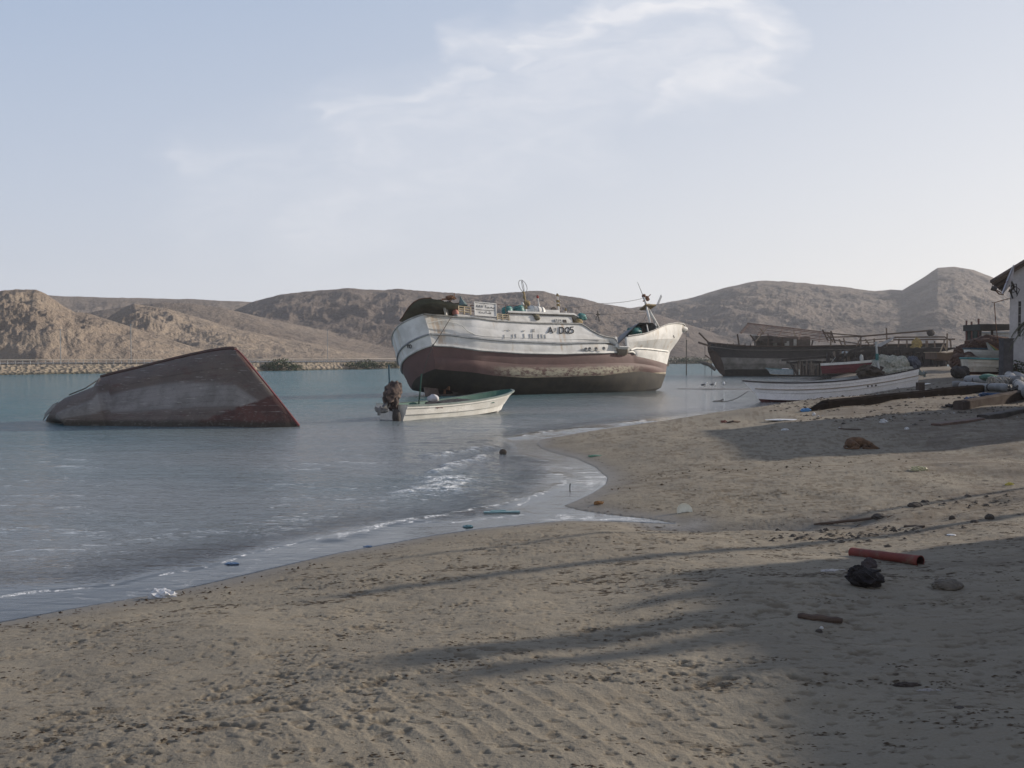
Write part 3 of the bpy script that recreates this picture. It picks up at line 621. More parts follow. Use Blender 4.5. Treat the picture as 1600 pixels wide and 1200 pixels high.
# visor bracket under the roof's forward end
a = L(893, 496, 1.7); b = L(905, 502, 1.7); m = MB(); m.add([(a[0], -1.6, a[2]-.02), (b[0], -1.6, b[2]-.02), (a[0], -1.6, 2.9), (a[0], 1.6, a[2]-.02), (b[0], 1.6, b[2]-.02), (a[0], 1.6, 2.9)], [(0,1,2),(5,4,3),(0,3,4,1),(1,4,5,2)]); obj('visor', m, worn('ochre_wood', (.3,.22,.1), (.18,.14,.08), 3), house, False, True)
# low cabin side between stern and deckhouse
A = L(715, 500, 2.1); B = L(795, 505, 2.1); T0 = L(715, 490.5, 2.1); T1 = L(795, 500.5, 2.1)
m = MB(); P8 = []
for y in (-2.1, 1.2): P8 += [(A[0], y, 2.9), (B[0], y, 2.9), (T1[0], y, T1[2]), (T0[0], y, T0[2])]
m.add(P8, [(0,1,2,3),(7,6,5,4),(1,5,6,2),(4,0,3,7),(3,2,6,7)]); obj('low_cabin', m, whitep, ship, False, True)
# railings
def rail(name, pts_top, pts_bot, mt, r=.03, mid=2, par=ship, y=2.1):
    m = MB(); T_ = [L(u, v, y) for u, v in pts_top]; B_ = [L(u, v, y) for u, v in pts_bot]
    for k in range(mid+1):
        w_ = k/(mid+1); m.tube([a*(1-w_)+b*w_ for a, b in zip(T_, B_)], r, 6)
    for a, b in zip(T_, B_): m.tube([a, b], r*1.2, 6)
    return obj(name, m, mt, par, False, True)
rail('railing', [(716,478.5),(725,479.5),(735,480.5)], [(716,490),(725,491),(735,492)], worn('yellowed_paint', (.5,.42,.28), (.36,.28,.18), 4), .04)
rail('railing', [(735,477),(742,478)], [(735,490),(742,491)], rusty, .02)
rail('railing', [(777,490.5),(785,491.5),(795,492.5)], [(777,500.5),(785,501.2),(795,502)], worn('yellowed_paint', 0, 0), .035)
rail('railing', [(775,475),(790,476.5),(812,478)], [(775,486),(790,488),(812,489)], rusty, .012, 0, y=1.5)
# sign board
c4 = [L(u, v, 2.15) for u, v in ((741,472),(774.7,475),(775,495),(742,492.5))]
m = MB(); m.add([p+np.array([0, d, 0]) for d in (0, .05) for p in c4], [(0,1,2,3),(7,6,5,4),(0,4,5,1),(1,5,6,2),(2,6,7,3),(3,7,4,0)]); board = obj('sign_board', m, worn('board_white', (.62,.61,.58), (.5,.49,.46), 3, .7, (.3,.25,.2), .2), ship, False, True)
def on_board(a, b):                      # a, b in 0..1 across and down the board
    top = c4[0]*(1-a)+c4[1]*a; bot = c4[3]*(1-a)+c4[2]*a; return top*(1-b)+bot*b+np.array([0, -.012, 0])
ink = worn('faded_ink', (.07,.065,.06), (.15,.14,.13), 6)
m = MB()
def stroke(m, pts, fn, w=.035):
    P_ = [fn(*p) for p in pts]
    for a, b in zip(P_[:-1], P_[1:]): m.beam(a, b, .012, w, up=(0, 0, 1)) if False else m.tube([a, b], w*.5, 5)
for s_ in ([(.08,.38),(.12,.2),(.16,.38)], [(.19,.38),(.23,.2),(.27,.38)], [(.31,.2),(.355,.38),(.40,.2)],          # three Arabic digits
           [(.52,.16),(.52,.36)], [(.58,.36),(.60,.30),(.66,.30),(.66,.38),(.58,.42)], [(.66,.36),(.75,.36),(.77,.28),(.81,.28),(.81,.36),(.86,.36)], [(.86,.36),(.90,.30),(.94,.29),(.90,.37),(.95,.42)], [(.44,.10),(.47,.06)],
           [(.04,.56),(.96,.55)], [(.2,.72),(.24,.80),(.32,.80),(.34,.74),(.38,.80),(.46,.80),(.46,.72)], [(.54,.62),(.54,.80)], [(.58,.80),(.66,.80),(.70,.72),(.76,.72),(.76,.80),(.60,.80)], [(.25,.68),(.27,.67)], [(.68,.64),(.71,.63)]):
    stroke(m, s_, on_board, .022)
obj('lettering', m, ink, board, False, True)
m = MB(); 
for a, b in ((0,1),(1,2),(2,3),(3,0)): m.beam(c4[a]+np.array([0, -.01, 0]), c4[b]+np.array([0, -.01, 0]), .06, .05)
obj('frame', m, whitep, board, False, True)
# hull lettering A  DQ5 and faint older signs
def on_hull(u, v): p = L(u, v, 2.66); return p
LET = (([(856.5,520),(860,511),(864,520.5)], [(858,517),(862.5,517.2)]), ([(874,511.3),(874.6,520.8),(879,520.4),(881,518),(880.7,513.5),(878.5,511.3),(874,511.3)],),
           ([(883.5,514),(885.5,511.6),(888,511.8),(889.6,514.5),(889.3,518),(887,520.3),(884.8,519.8),(883.4,517),(883.5,514)], [(887,517.5),(890.3,521)]),
           ([(896,510.8),(891.6,511),(891.4,515),(894.5,514.6),(896.3,516.5),(895.8,519.6),(892.6,520.6),(891,519.8)],))
for ss in LET:
    m = MB()
    for s_ in ss: stroke(m, s_, on_hull, .068)
    obj('letter', m, worn('dark_lettering', (.05,.05,.055), (.09,.085,.08), 8), hull, False, True)
fmk = worn('faded_marks_paint', (.36,.34,.30), (.46,.44,.40), 8)
for u0 in (788,801,806,819,828,832,842,847,852):
    m = MB(); stroke(m, [(u0, 521+random.random()*2), (u0+.4, 528+random.random())], on_hull, .04); obj('faded_mark', m, fmk, hull, False, True)
for s_ in ([(817,516),(818.5,518),(820,516)], [(866,514),(869,512),(869,517),(866,518)], [(832,514),(832.5,518),(835,518),(835,514)], [(787,516),(790,516.5)], [(794,515),(797,517)]): m = MB(); stroke(m, s_, on_hull, .035); obj('faded_mark', m, fmk, hull, False, True)
def on_bow(u, v):
    x = 18.2+(u-1035)*.13; y = 1.3*g_(np.array(x), 21., 3.0)*2.0; d = L(u, v, 0); 
    for _ in range(12):
        z = d[2]; k = (z-2.5)/1.6; xe = 19.75+k*(21.98-19.75); yb = 2.6*(1-(max(d[0]/xe-.45, 0)/.55)**2.6) if d[0] < xe else 0
        d = .5*d+.5*L(u, v, max(yb, 0)+.05)
    return d
m = MB()
for s_ in ([(1036,524),(1036.6,529)], [(1036,524),(1039,525.5),(1037,527),(1039.5,529)], [(1041,529),(1041.5,524),(1043,527),(1044,524),(1045,528.5)], [(1047,524),(1050,524)], [(1048.5,524),(1048.5,528)], [(1051,526),(1052.5,524),(1053.5,528)], [(1037,532),(1038,535),(1040,532)], [(1041,532.5),(1043,535)]): stroke(m, s_, on_bow, .06)
obj('bow_marks', m, worn('dark_lettering', 0, 0), hull, False, True)
m = MB()
for s_ in ([(636,538),(637.5,544)], [(636,538),(639,539),(638,541)], [(640,539),(639.5,543),(642,544),(643,540),(641,538.5)]): stroke(m, s_, lambda u, v: LX(u, v, -1.17), .06)
obj('stern_marks', m, worn('dark_lettering', 0, 0), hull, False, True)
# stern canopy
arc_px = [(625,502.5),(629,497),(634,489),(640,480.5),(647,473.5),(655,468.8),(664,466.8),(673,466.5)]
aft = np.array([LX(u, v, -.95) for u, v in arc_px]); d_ = L(717, 474.5, aft[-1][1]*-1)-aft[-1]
n_ = 14; dsc = np.linspace(2.4, 1.0, len(aft))[:, None]; sheet = np.array([aft+d_[None]*dsc*k/(n_-1)+np.array([0, 0, 1.])*(-.06*math.sin(math.pi*k/(n_-1)*3)**2) for k in range(n_)])
sheet += (np.random.default_rng(3).random(sheet.shape)-.5)*.04
m = MB(); m.grid(sheet); m.grid(sheet+np.array([0, 0, .04]), flip=True); canopy = obj('stern_canopy', m, olive, ship, True, True)
m = MB()
for k in (0, 5, 9, 13): m.tube(sheet[k]+np.array([0, 0, .05]), .035, 6)
obj('canopy_bow', m, rusty, canopy, False, True)
for (ua, va, ub, vb, y, w_) in ((693,471,697,494,2.2,.08),(696,471.5,699,495,2.0,.08),(715,474,716,495,2.0,.05),(648,478,648,497,-.2,.04),(630,499,633,515,-2.0,.06),(636,497,637,507,-1.6,.05)):
    m = MB(); m.tube([L(ua, va, y), L(ub, vb, y)], w_, 6); obj('canopy_post', m, whitep if w_ > .06 else greyp, canopy, False, True)
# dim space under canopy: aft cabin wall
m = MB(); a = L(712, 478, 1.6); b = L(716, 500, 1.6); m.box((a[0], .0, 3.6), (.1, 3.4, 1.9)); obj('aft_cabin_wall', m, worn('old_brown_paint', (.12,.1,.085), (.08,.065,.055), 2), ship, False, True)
# lookout horn, buoy, barrels, radar pod, aerials
buoyp = L(711.5, 489, 2.2); m = MB(); m.blob(buoyp, (.2, .2, .24), .05, 2, 1); m.blob(buoyp+np.array([0, 0, -.3]), (.2, .2, .25), .05, 2, 2, mi=1); solo_b = obj('mooring_float', m, [worn('faded_red_float', (.45,.2,.17), (.35,.15,.13), 3), greyp], ship, True, True)
m = MB(); p = L(721, 471, 1.8); m.tube([p+np.array([0, 0, -.35]), p+np.array([0, 0, -.2]), p+np.array([0, 0, .15]), p+np.array([.0, 0, .35])], [.32, .26, .08, .03], 8); m.tube([p+np.array([-.5, 0, -.35]), p+np.array([.4, 0, -.35])], .04, 6); obj('horn_speaker', m, worn('teal_grey', (.12,.17,.17), (.08,.12,.12), 4), ship, False, True)
m = MB(); p = L(702, 468, 1.2); m.tube([p+np.array([-.5, 0, 0]), p+np.array([.5, 0, .1])], .05, 6); m.blob(p+np.array([.1, 0, .12]), (.3, .2, .14), .4, 3, 4); m.tube([p+np.array([.35, 0, 0]), p+np.array([.45, 0, .45])], .03, 5); obj('rolled_gear', m, rusty, ship, False, True)
for u, v in ((792.5, 486.5), (810.5, 485)):
    m = MB(); p = L(u, v, 1.2); m.tube([p+np.array([0, 0, -.42]), p+np.array([0, 0, .05]), p+np.array([0, 0, .22]), p+np.array([0, 0, .25])], [.36, .36, .33, .1], 14); b_ = obj('barrel', m, teal, ship, True, True)
    m = MB(); m.tube([p+np.array([0, 0, .06]), p+np.array([0, 0, .11])], .375, 14); obj('hoop', m, worn('teal_light', (.10,.28,.26), (.07,.2,.19), 4, .5), b_, False, True)
pA = L(826, 487, .9); pB = L(848, 490, .9); m = MB(); m.tube([pA, pA+(pB-pA)*.04, pA+(pB-pA)*.96, pB], [.2, .42, .42, .2], 14); pod = obj('liferaft_pod', m, whitep, ship, True, True)
for k in (.2, .5, .8):
    m = MB(); p = pA+(pB-pA)*k; m.tube([p-(pB-pA)*.02, p+(pB-pA)*.02], .445, 14); obj('strap', m, greyp, pod, False, True)
m = MB(); p = L(840, 489, .6); m.box(p+np.array([0, 0, -.25]), (2.6, 1.2, .4)); obj('skylight_box', m, whitep, ship, False, True)
# loop aerial mast
base = L(823, 490, .9); top = L(817.5, 456, .9); m = MB(); pts = [base*(1-k/8)+top*(k/8)+np.array([(k % 2)*.06, 0, 0]) for k in range(9)]; m.tube(pts, [.1,.06,.12,.05,.11,.05,.1,.05,.07], 7)
m.blob(L(824, 474, .9), (.2, .15, .18), .3, 3, 7); m.blob(L(816.5, 475, .9), (.1, .1, .12), .3, 3, 9, mi=1); m.tube([L(815.5, 476, .9), L(826, 484, .9)], .03, 5); mast_a = obj('aerial_mast', m, [worn('ochre_wood', 0, 0), whitep], ship, True, True)
ce = L(817, 447, .9)
for rr, rot in ((.42, .2), (.34, 1.1)):
    m = MB(); R3 = rz(rot); m.tube([ce+R3@np.array([rr*math.cos(a)*.85, 0, rr*1.05*math.sin(a)]) for a in np.linspace(0, 2*math.pi, 25)], .018, 5, caps=False); obj('loop', m, darkm, mast_a, True, True)
for ua, va, ub, vb, mt in ((840,464,843,482,'r'),(871,461,873.5,490,'w'),(884,484,885,492,'w')):
    m = MB(); a = L(ua, va, .8); b = L(ub, vb, .8); m.tube([b, a], [.05, .03], 6); m.blob(a, (.08, .08, .12), .2, 2, 3, mi=1)
    if ua == 871:
        for k in (.35, .55): q = a*(1-k)+b*k; m.blob(q, (.14, .1, .1), .5, 3, 5, mi=1); m.beam(q+np.array([-.3, 0, 0]), q+np.array([.2, 0, 0]), .03)
    obj('aerial', m, [whitep, worn('red_paint', (.3,.05,.04), (.2,.04,.03), 4) if mt == 'r' else worn('ochre_wood', 0, 0)], ship, False, True)
m = MB(); p = L(865, 484, .8); m.tube([p+np.array([0, -.05, 0]), p+np.array([0, .05, 0])], .2, 16); m.tube([p+np.array([0, 0, -.4]), p], .04, 6); obj('search_light', m, darkm, ship, False, True)
for u, v, s_, mt in ((840,497,.16,olive),(838,493,.16,olive),(909,495,.3,teal),(904,503,.25,worn('ochre_wood', 0, 0))):
    m = MB(); m.blob(L(u, v, 1.95), (s_*1.3, s_*.6, s_*.8), .5, 2.5, int(u)); obj('bundle', m, mt, ship, True, True)
# bow shelter, mast, davit, pulpit
ap = [(965,538.8),(973,531),(982,521),(990,513),(999.5,505),(1009,505.5),(1020,505.2),(1029,514)]
yb_ = 1.25; shelt = np.array([[L(u, v, yb_)*np.array([1, s_, 1])+np.array([0, 0, -.0 if abs(s_) == 1 else .1]) for s_ in (1, .5, 0, -.5, -1)] for u, v in ap])
m = MB(); m.grid(shelt); m.grid(shelt+np.array([0, 0, .05]), flip=True); bs = obj('bow_shelter', m, worn('grey_tarpaulin', (.24,.24,.24), (.15,.15,.155), 1.6, .9, (.1,.09,.08), .2), ship, True, True)
inner_ = np.array([[L(u, v, -.9), L(u, v, -.9)*np.array([1, 1, 0])+np.array([0, 0, 2.0])] for u, v in ap[3:]]); m = MB(); m.grid(inner_); obj('back_panel', m, worn('old_brown_paint', 0, 0), bs, False, True)
m = MB(); p = L(991, 520, .6); m.blob(p, (.55, .5, .4), .45, 2.5, 12); m.blob(L(999, 518, .5), (.35, .4, .45), .4, 2.5, 13, mi=1); obj('stowed_barrel', m, [teal, darkm], ship, True, True)
for uu in (1010, 1024):
    m = MB(); m.tube([L(uu, 505.5, 1.1), L(uu+3, 519, 1.3)], .04, 6); obj('shelter_post', m, whitep, bs, False, True)
hd = L(1005.5, 464, .3); fk = L(1011, 479, .3)
m = MB(); m.tube([fk, hd], [.1, .07], 8); m.tube([L(1010, 478, .5), L(1016, 506, 1.0)], [.07, .08], 8); m.tube([fk, L(1030, 514, .1)], [.09, .11], 8); bm_ = obj('bow_mast', m, whitep, ship, True, True)
m = MB(); p = L(1012, 480, .3); m.box(p, (.9, .8, .1), None); m.blob(p+np.array([.1, 0, .1]), (.25, .2, .15), .4, 3, 5); obj('mast_platform', m, worn('ochre_wood', 0, 0), bm_, False, True)
m = MB(); m.beam(L(1005, 470.5, .3), L(1011, 468, .3), .08); m.beam(L(1009, 468, .3), L(1016, 460.5, .3), .12, .05); m.blob(L(1006, 462.5, .3), (.14, .14, .14), .3, 2, 4); m.blob(L(1011.5, 466.5, .3), (.16, .13, .2), .3, 2, 6); obj('mast_light', m, [rusty], bm_, False, True)
m = MB(); m.tube([hd, L(996, 441, .3)], [.025, .012], 5); obj('whip_aerial', m, darkm, bm_, False, True)
m = MB(); m.tube([L(1027, 475, -.6), L(1033, 461, -.6)], .035, 6); m.tube([L(1029, 475, -.6), L(1034, 463, -.6)], .03, 6)
for k in range(4): m.tube([L(1027.5+k*1.5, 473-k*3.4, -.6), L(1029.5+k*1.3, 473-k*3.4, -.6)], .02, 4)
m.tube([L(1028, 474, -.6), L(1021, 490, -.3), L(1022, 508, -.3)], .018, 4); obj('davit', m, greyp, ship, False, True)
def wire(name, a, b, sag, r, mt, par, local=True, n=16):
    a = np.array(a); b = np.array(b); m = MB(); m.tube([a*(1-k/n)+b*k/n-np.array([0, 0, 1.])*sag*4*(k/n)*(1-k/n) for k in range(n+1)], r, 5); return obj(name, m, mt, par, True, local)
wire('stay_wire', L(1005, 466, .3), L(940, 474, .5), .1, .016, rope_m, bm_); wire('stay_wire', L(940, 474, .5), L(820, 478, .9), .25, .010, rope_m, bm_)
wire('stay_wire', L(1012, 487, .3), L(898, 488.5, .8), .15, .012, rope_m, bm_); wire('stay_wire', L(1012, 482, .4), L(996, 506, 1.2), .3, .014, rope_m, bm_)
m = MB(); 
for s_ in ([(934,487),(933,493),(931,499)], [(934,487),(935,493),(936.5,502)], [(934,486),(933.5,492),(935,496)], [(931,491),(937,492)]): m.tube([L(u, v, .6) for u, v in s_], .035, 5)
obj('hanging_tackle', m, rope_m, bm_, False, True)
m = MB(); pr = [L(u, v, .9 if u < 1050 else .3) for u, v in ((1038,511),(1041,507.5),(1047,506.3),(1054,506.3),(1057,508.5))]; m.tube(pr, .04, 6); m.tube([p*np.array([1, -1, 1]) for p in pr], .04, 6)
m.tube([L(1047, 506.3, .9), L(1048, 511, .9)], .03, 5); obj('bow_pulpit', m, whitep, ship, True, True)
m = MB(); nose = L(1069, 513, 0); m.blob(nose+np.array([-.35, 0, -.08]), (.62, .3, .26), .08, 2, 8); obj('stem_head', m, [white_hull], hull, True, True)
m = MB(); m.tube([L(704, 497, 2.72), L(690, 520, 2.74), L(676, 541, 2.6), L(668, 560, 2.2), L(657, 598, .9)], .025, 5); obj('mooring_rope', m, rope_m, ship, True, True)
wire('bow_line', L(1072, 519, 0), PY(1071, 566, 72)*0+L(1072.5, 566, 0), 0, .012, rope_m, ship)

# ================================================================== CAPSIZED HULL
YB = P0(468, 667)[1]
def cap_top(u):   # row of the ridge / stem for each column of the photograph
    return f1d(u, [(70,660),(73,652),(80,641),(90,631),(104,621),(122,614),(140,607),(150,603),(154,596),(158,590),(180,584),(215,576),(260,564.5),(300,555),(330,549),(350,546),(362,545),(370,547),(380,557),(400,581.5),(430,618.5),(455,650),(466,663.5),(468,667)])
us = np.unique(np.concatenate([np.linspace(70, 468, 120), [152,154,156,158,160,362,366,370]]))
xc = np.array([P0(u, 667)[0] for u in us]); tpar = (468-us)/398.
axisY = YB+1.9*sst(tpar, 0, .55)+.8*tpar
ztop = np.array([PY(u, cap_top(u), y)[2] for u, y in zip(us, axisY)]); xt = np.array([PY(u, 600, y)[0] for u, y in zip(us, axisY)])
ztop = np.maximum(ztop, .02)
wid = 2.2*np.minimum(1, tpar/.5)**.9*np.clip((us-66)/26, .08, 1)**.45
nt_ = 26; tt = np.linspace(-1, 1, 2*nt_+1)
ringv = []; paint = []; paint2 = []
for i in range(len(us)):
    for tv in tt:
        a = abs(tv); sy = 1 if tv > 0 else -1
        fy = a**(.85)*.72+.28*a**3 if us[i] > 160 else math.sin(a*math.pi/2)**.9
        hol = .22*math.sin(math.pi*a)**1.5*(us[i] > 160)*min(1, tpar[i]*6)*(a < .5)
        z = ztop[i]*(1-(a-hol*.3)**(1.7 if us[i] > 165 else 2.2)) if a < 1 else 0
        xw = xt[i]+(xc[i]-xt[i])*a
        bulge = .1*math.sin(a*7+us[i]*.02)*min(1, tpar[i]*4)*a*(1-a)
        ringv.append((xw, axisY[i]+sy*(wid[i]*fy+bulge), z-.25*(a > .999))); n_u = us[i]
        # paint scheme of the hull: 0 brown-grey, 1 bare grey band, 2 maroon
        k = 0.
        lo = .54+.06*math.sin(n_u*.02); st = min((a-lo)/.10, (.88-a)/.08, 1.)
        k = max(st, 0)
        mr = max(min(((n_u-285)/115*.85-z)/.10+.5, (n_u-285)/20), min((.07-a)/.03, (n_u-250)/20), min(((n_u-352)*.006+.05-a)/.05, (400-n_u)/10, (n_u-345)/8))
        paint.append(k); paint2.append(min(max(mr, 0), 1))
g = np.array(ringv).reshape(len(us), len(tt), 3)
t = NT('capsized_paint'); p_ = t.attr('paint'); a1 = t.noise(1.3, 6, .65); a2 = t.noise(3.2, 7, .7, (.5, 1, 1.8), rot=(0, .5, 0)); a3 = t.noise(22, 4, .6); a4 = t.noise(5, 6, .7, (.35, .35, 2.2), rot=(0, .6, 0))
c0 = t.mix(t.ramp(a1, .35, .65), (.135, .108, .094), (.105, .086, .077)); c0 = t.mix(t.ramp(a2, .5, .66, 0, .45), c0, (.10, .048, .044))
c = t.mix(t.ramp(t.math('ADD', p_, t.math('MULTIPLY', t.math('SUBTRACT', a1, .5), .9)), .1, .9), c0, t.mix(t.ramp(a1, .4, .65), (.225, .208, .196), (.155, .142, .132))); c = t.mix(t.ramp(t.math('ADD', t.attr('paint2'), t.math('MULTIPLY', t.math('SUBTRACT', a2, .5), 1.3)), .2, .85), c, t.mix(t.ramp(a1, .4, .6), (.098, .047, .040), (.07, .038, .034)))
c = t.mix(t.ramp(a3, .56, .75, 0, .5), c, (.06, .05, .045)); c = t.mix(t.ramp(a4, .60, .68, 0, .6), c, (.36, .34, .31))
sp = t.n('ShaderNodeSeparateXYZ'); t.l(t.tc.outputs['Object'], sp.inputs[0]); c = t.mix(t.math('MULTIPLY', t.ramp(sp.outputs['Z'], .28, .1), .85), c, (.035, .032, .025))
fr_n = t.math('FRACT', t.math('MULTIPLY', t.attr('across'), 19.)); seam = t.ramp(t.math('ABSOLUTE', t.math('SUBTRACT', fr_n, .5)), .455, .49)
c = t.mix(t.math('MULTIPLY', seam, t.ramp(a1, .35, .6, .05, .35)), c, (.035, .028, .025)); sc_ = t.noise(3, 3, .5, (.5, .5, 7), rot=(0, .9, 0)); c = t.mix(t.ramp(sc_, .66, .69, 0, .5), c, (.30, .28, .26))
c = t.mix(t.math('MULTIPLY', t.ramp(sp.outputs['Z'], .9, .15), t.ramp(t.noise(9, 6, .75), .52, .68, 0, .4)), c, (.2, .19, .165))
capm = t.done(t.bsdf(c, .85, t.bump(seam, .6, -.02, t.bump(t.noise(6, 6, .7), .6, .04))))
m = MB(); m.grid(g)
cap = thing('capsized_boat', 'capsized maroon and grey boat hull lying keel up in the water at the left', 'boat', (P0(270, 665)[0], 34.0, 0))
h_ = obj('hull', m, capm, cap, True); setattr_f(h_, 'paint', paint); setattr_f(h_, 'paint2', paint2); setattr_f(h_, 'across', [abs(x_) for _ in us for x_ in tt])
m = MB(); kk = [(u, cap_top(u)) for u in (158,180,215,260,300,330,350,362,368)]; m.tube([PY(u, v, YB+1.9*float(sst((468-u)/398, 0, .55))+.8*(468-u)/398)+np.array([0, 0, .02]) for u, v in kk], .075, 6); obj('keel', m, worn('keel_wood', (.09,.05,.045), (.06,.045,.035), 3), cap)
m = MB(); m.tube([PY(u, cap_top(u), YB+1.9*float(sst((468-u)/398, 0, .55))+.8*(468-u)/398) for u in (366,372,385,400,430,455,467)], .05, 6); obj('stem', m, worn('stem_maroon', (.17,.05,.05), (.11,.04,.04), 3), cap)
q0 = PY(156, 592, 35.6); q1 = PY(108, 617, 34.6)
m = MB(); m.tube([q0, q0*.5+q1*.5-np.array([0, 0, .07]), q1], .022, 5); obj('cable', m, rope_m, cap)
m = MB(); pl = [PY(u, v, 34.4) for u, v in ((82,632),(90,628),(80,642),(72,650),(67,657),(70,646))]; m.add(pl+[p+np.array([0, .06, 0]) for p in pl], [(0,1,2,3,4,5),(11,10,9,8,7,6)]+[(i, i+6, (i+1) % 6+6, (i+1) % 6) for i in range(6)]); obj('loose_plank', m, greyp, cap)
m = MB(); m.tube([PY(148, 607, 35.2), PY(153, 602, 35.3), PY(158, 600, 35.4)], .05, 5); obj('broken_edge', m, darkm, cap)
for (u, v, s_) in ((222,594,.10),(205,597,.07),(270,600,.05)):
    m = MB(); m.blob(PY(u, v+1, 34.25), (s_*1.7, .1, s_*.6), .5, 3, int(u)); 

# ================================================================== open skiffs
def skiff(name, label, A, B_, L_, beam, depth, mats, bow_rise=.35, trim=0., roll=0., rake=.14, group=None, inner=True, cat='boat', full=2.4, ex=1., sag=0., rock=0.):
    """open fibreglass skiff from stern point A towards bow point B_ (keel line); mats: side, bottom, inside, rail"""
    A = np.array(A, float); B_ = np.array(B_, float); f = B_-A; f /= np.linalg.norm(f); s1 = np.cross(f, (0, 0, 1.)); s1 /= np.linalg.norm(s1); u1 = np.cross(s1, f)
    cr, sr = math.cos(roll), math.sin(roll); s2 = s1*cr+u1*sr; u2 = u1*cr-s1*sr
    R3 = np.stack([f, -s2, u2], 1); th_ = thing(name, label, cat, A, R3, group)
    S = np.linspace(0, 1, 34); hb_ = beam/2
    def cv(xe, b, z0, zr, p=2.4, e=2.4): 
        x = S*L_*xe; return np.stack([x, -b*hb_*np.clip(1-np.clip((S-.35)/.65, 0, 1)**e, 0, 1)**ex*(.9+.1*np.clip(S/.15, 0, 1)), depth*(z0+zr*S**p-sag*z0**1.5*4*S*(1-S)*(z0 > .3)-rock*(1-z0)*4*S*(1-S)*(1+.5*S))], -1)
    c_ = [cv(1-rake*1.25, .02, 0, .12 if not rock else .0, 8), cv(1-rake, .74, .085, .2, 3), cv(1-rake*.8, .84, .42, .22, 3), cv(1-rake*.75, .90, .44, .22, 3), cv(1-rake*.3, .97, .80, bow_rise*.9, e=full), cv(1-rake*.28, 1.02, .81, bow_rise*.9, e=full), cv(1., 1.04, 1.0, bow_rise, e=full)]
    mb = MB(); P_ = np.array([1, -1, 1])
    for i in range(6):
        mi = 1 if i == 0 else 0; a = np.array([c_[i], c_[i+1]]); mb.grid(a, mi); mb.grid(a*P_, mi, flip=True)
    for i in range(6): mb.add([c_[i][0], c_[i+1][0], c_[i+1][0]*P_, c_[i][0]*P_], [(0,1,2,3)], 0)
    hull_ = obj('hull', mb, mats[:2], th_, False, True)
    mb = MB(); top = c_[6]; i1 = top*np.array([.985, .90, 1])+np.array([.04, 0, 0]); i2 = c_[2]*np.array([.96, .86, 1])+np.array([.05, 0, .05])
    mb.grid(np.array([i1, i2]), 0, flip=True); mb.grid(np.array([i1, i2])*P_, 0); mb.grid(np.array([i2, i2*P_]), 0, flip=True); mb.add([i1[0], i2[0], i2[0]*P_, i1[0]*P_], [(3,2,1,0)], 0)
    obj('inside', mb, mats[2], th_, False, True)
    mb = MB(); mb.grid(np.array([top+np.array([0, -.015, .012]), i1+np.array([0, .01, .014])]), 0); mb.grid(np.array([top+np.array([0, -.015, .012]), i1+np.array([0, .01, .014])])*P_, 0, flip=True)
    o1 = top+np.array([0, -.02, .014]); o2 = o1-np.array([0, 0, .06]); mb.grid(np.array([o2, o1]), 0); mb.grid(np.array([o2, o1])*P_, 0, flip=True)
    mb.add([top[0]+[-.02, 0, .012], i1[0]+[.02, 0, .014], i1[0]*P_+[.02, 0, .014], top[0]*P_+[-.02, 0, .012]], [(0,1,2,3)]); obj('gunwale', mb, mats[3], th_, False, True)
    if inner:
        for k in (.22, .48, .72):
            i = int(k*33); mb = MB(); w_ = abs(i1[i][1])*2*.97; mb.box((i1[i][0], 0, depth*(.72+bow_rise*.5*S[i]**2.4)), (.28, w_, .04)); obj('thwart', mb, mats[2], th_, False, True)
    return th_, (A, R3, c_)
def loc(fr, x, y, z): return fr[0]+fr[1]@np.array([x, y, z])
white_f = worn('gelcoat_white', (.72,.71,.67), (.60,.58,.53), 1.6, .45, (.42,.36,.27), .25, True)
cream_b = worn('stained_bottom', (.45,.40,.31), (.30,.26,.2), 2.5, .7)
green_i = worn('green_inside', (.03,.105,.078), (.022,.07,.053), 2.2, .6, (.1,.12,.09), .3)
green_r = worn('green_rail', (.16,.20,.18), (.10,.13,.12), 3, .6)
# the skiff afloat with the covered outboard
A = P0(612, 656)+np.array([0, 0, -.08]); B_ = P0(782, 643.5)+np.array([.15, .3, -.08])
L1 = np.linalg.norm(B_-A)/.93
sk, fr = skiff('motor_skiff', 'white skiff with green inside and hooded outboard motor, afloat in front of the big ship', A, B_, L1, 1.75, .66, [white_f, white_f, green_i, green_r], .56, sag=.06, rake=.10, full=4.2, ex=.6)
def outboard(par, p, f, s_, cover, leg, tilt=.6):
    mb = MB(); up = np.array([0, 0, 1.]); f = np.array([f[0], f[1], 0]); f /= np.linalg.norm(f)
    o = obj_ = None
    mb.blob(p+up*.48-f*.10, (.34*s_, .28*s_, .50*s_), .38, 5.5, 21, nu=44, nv=30, rot=np.stack([f, np.cross(up, f), up], 1)@np.array([[math.cos(tilt), 0, math.sin(tilt)], [0, 1, 0], [-math.sin(tilt), 0, math.cos(tilt)]]))
    mb.blob(p+up*.2-f*.05, (.22*s_, .26*s_, .42*s_), .35, 3.4, 22)
    o = obj('outboard_motor', mb, cover, par, True)
    mb = MB(); a = p+up*.25-f*.15; b = p-f*.62*s_-up*.10; mb.beam(a, b, .16*s_, .2*s_); mb.blob(b-f*.05-up*.03, (.26*s_, .10*s_, .10*s_), .1, 2, 3)
    for k in range(3):
        an = k*2.09+.4; mb.beam(b-f*.2, b-f*.22+np.cross(up, f)*.2*math.cos(an)+up*.2*math.sin(an), .04, .11)
    mb.beam(p+up*.1, p-up*.28+f*.02, .3, .12); obj('lower_unit', mb, leg, o, False)
    return o
f_ = fr[1][:, 0]; cover = worn('camo_motor_cover', (.13,.095,.08), (.03,.024,.024), 5, .9, (.25,.2,.16), .6, lo=.44, hi=.54)
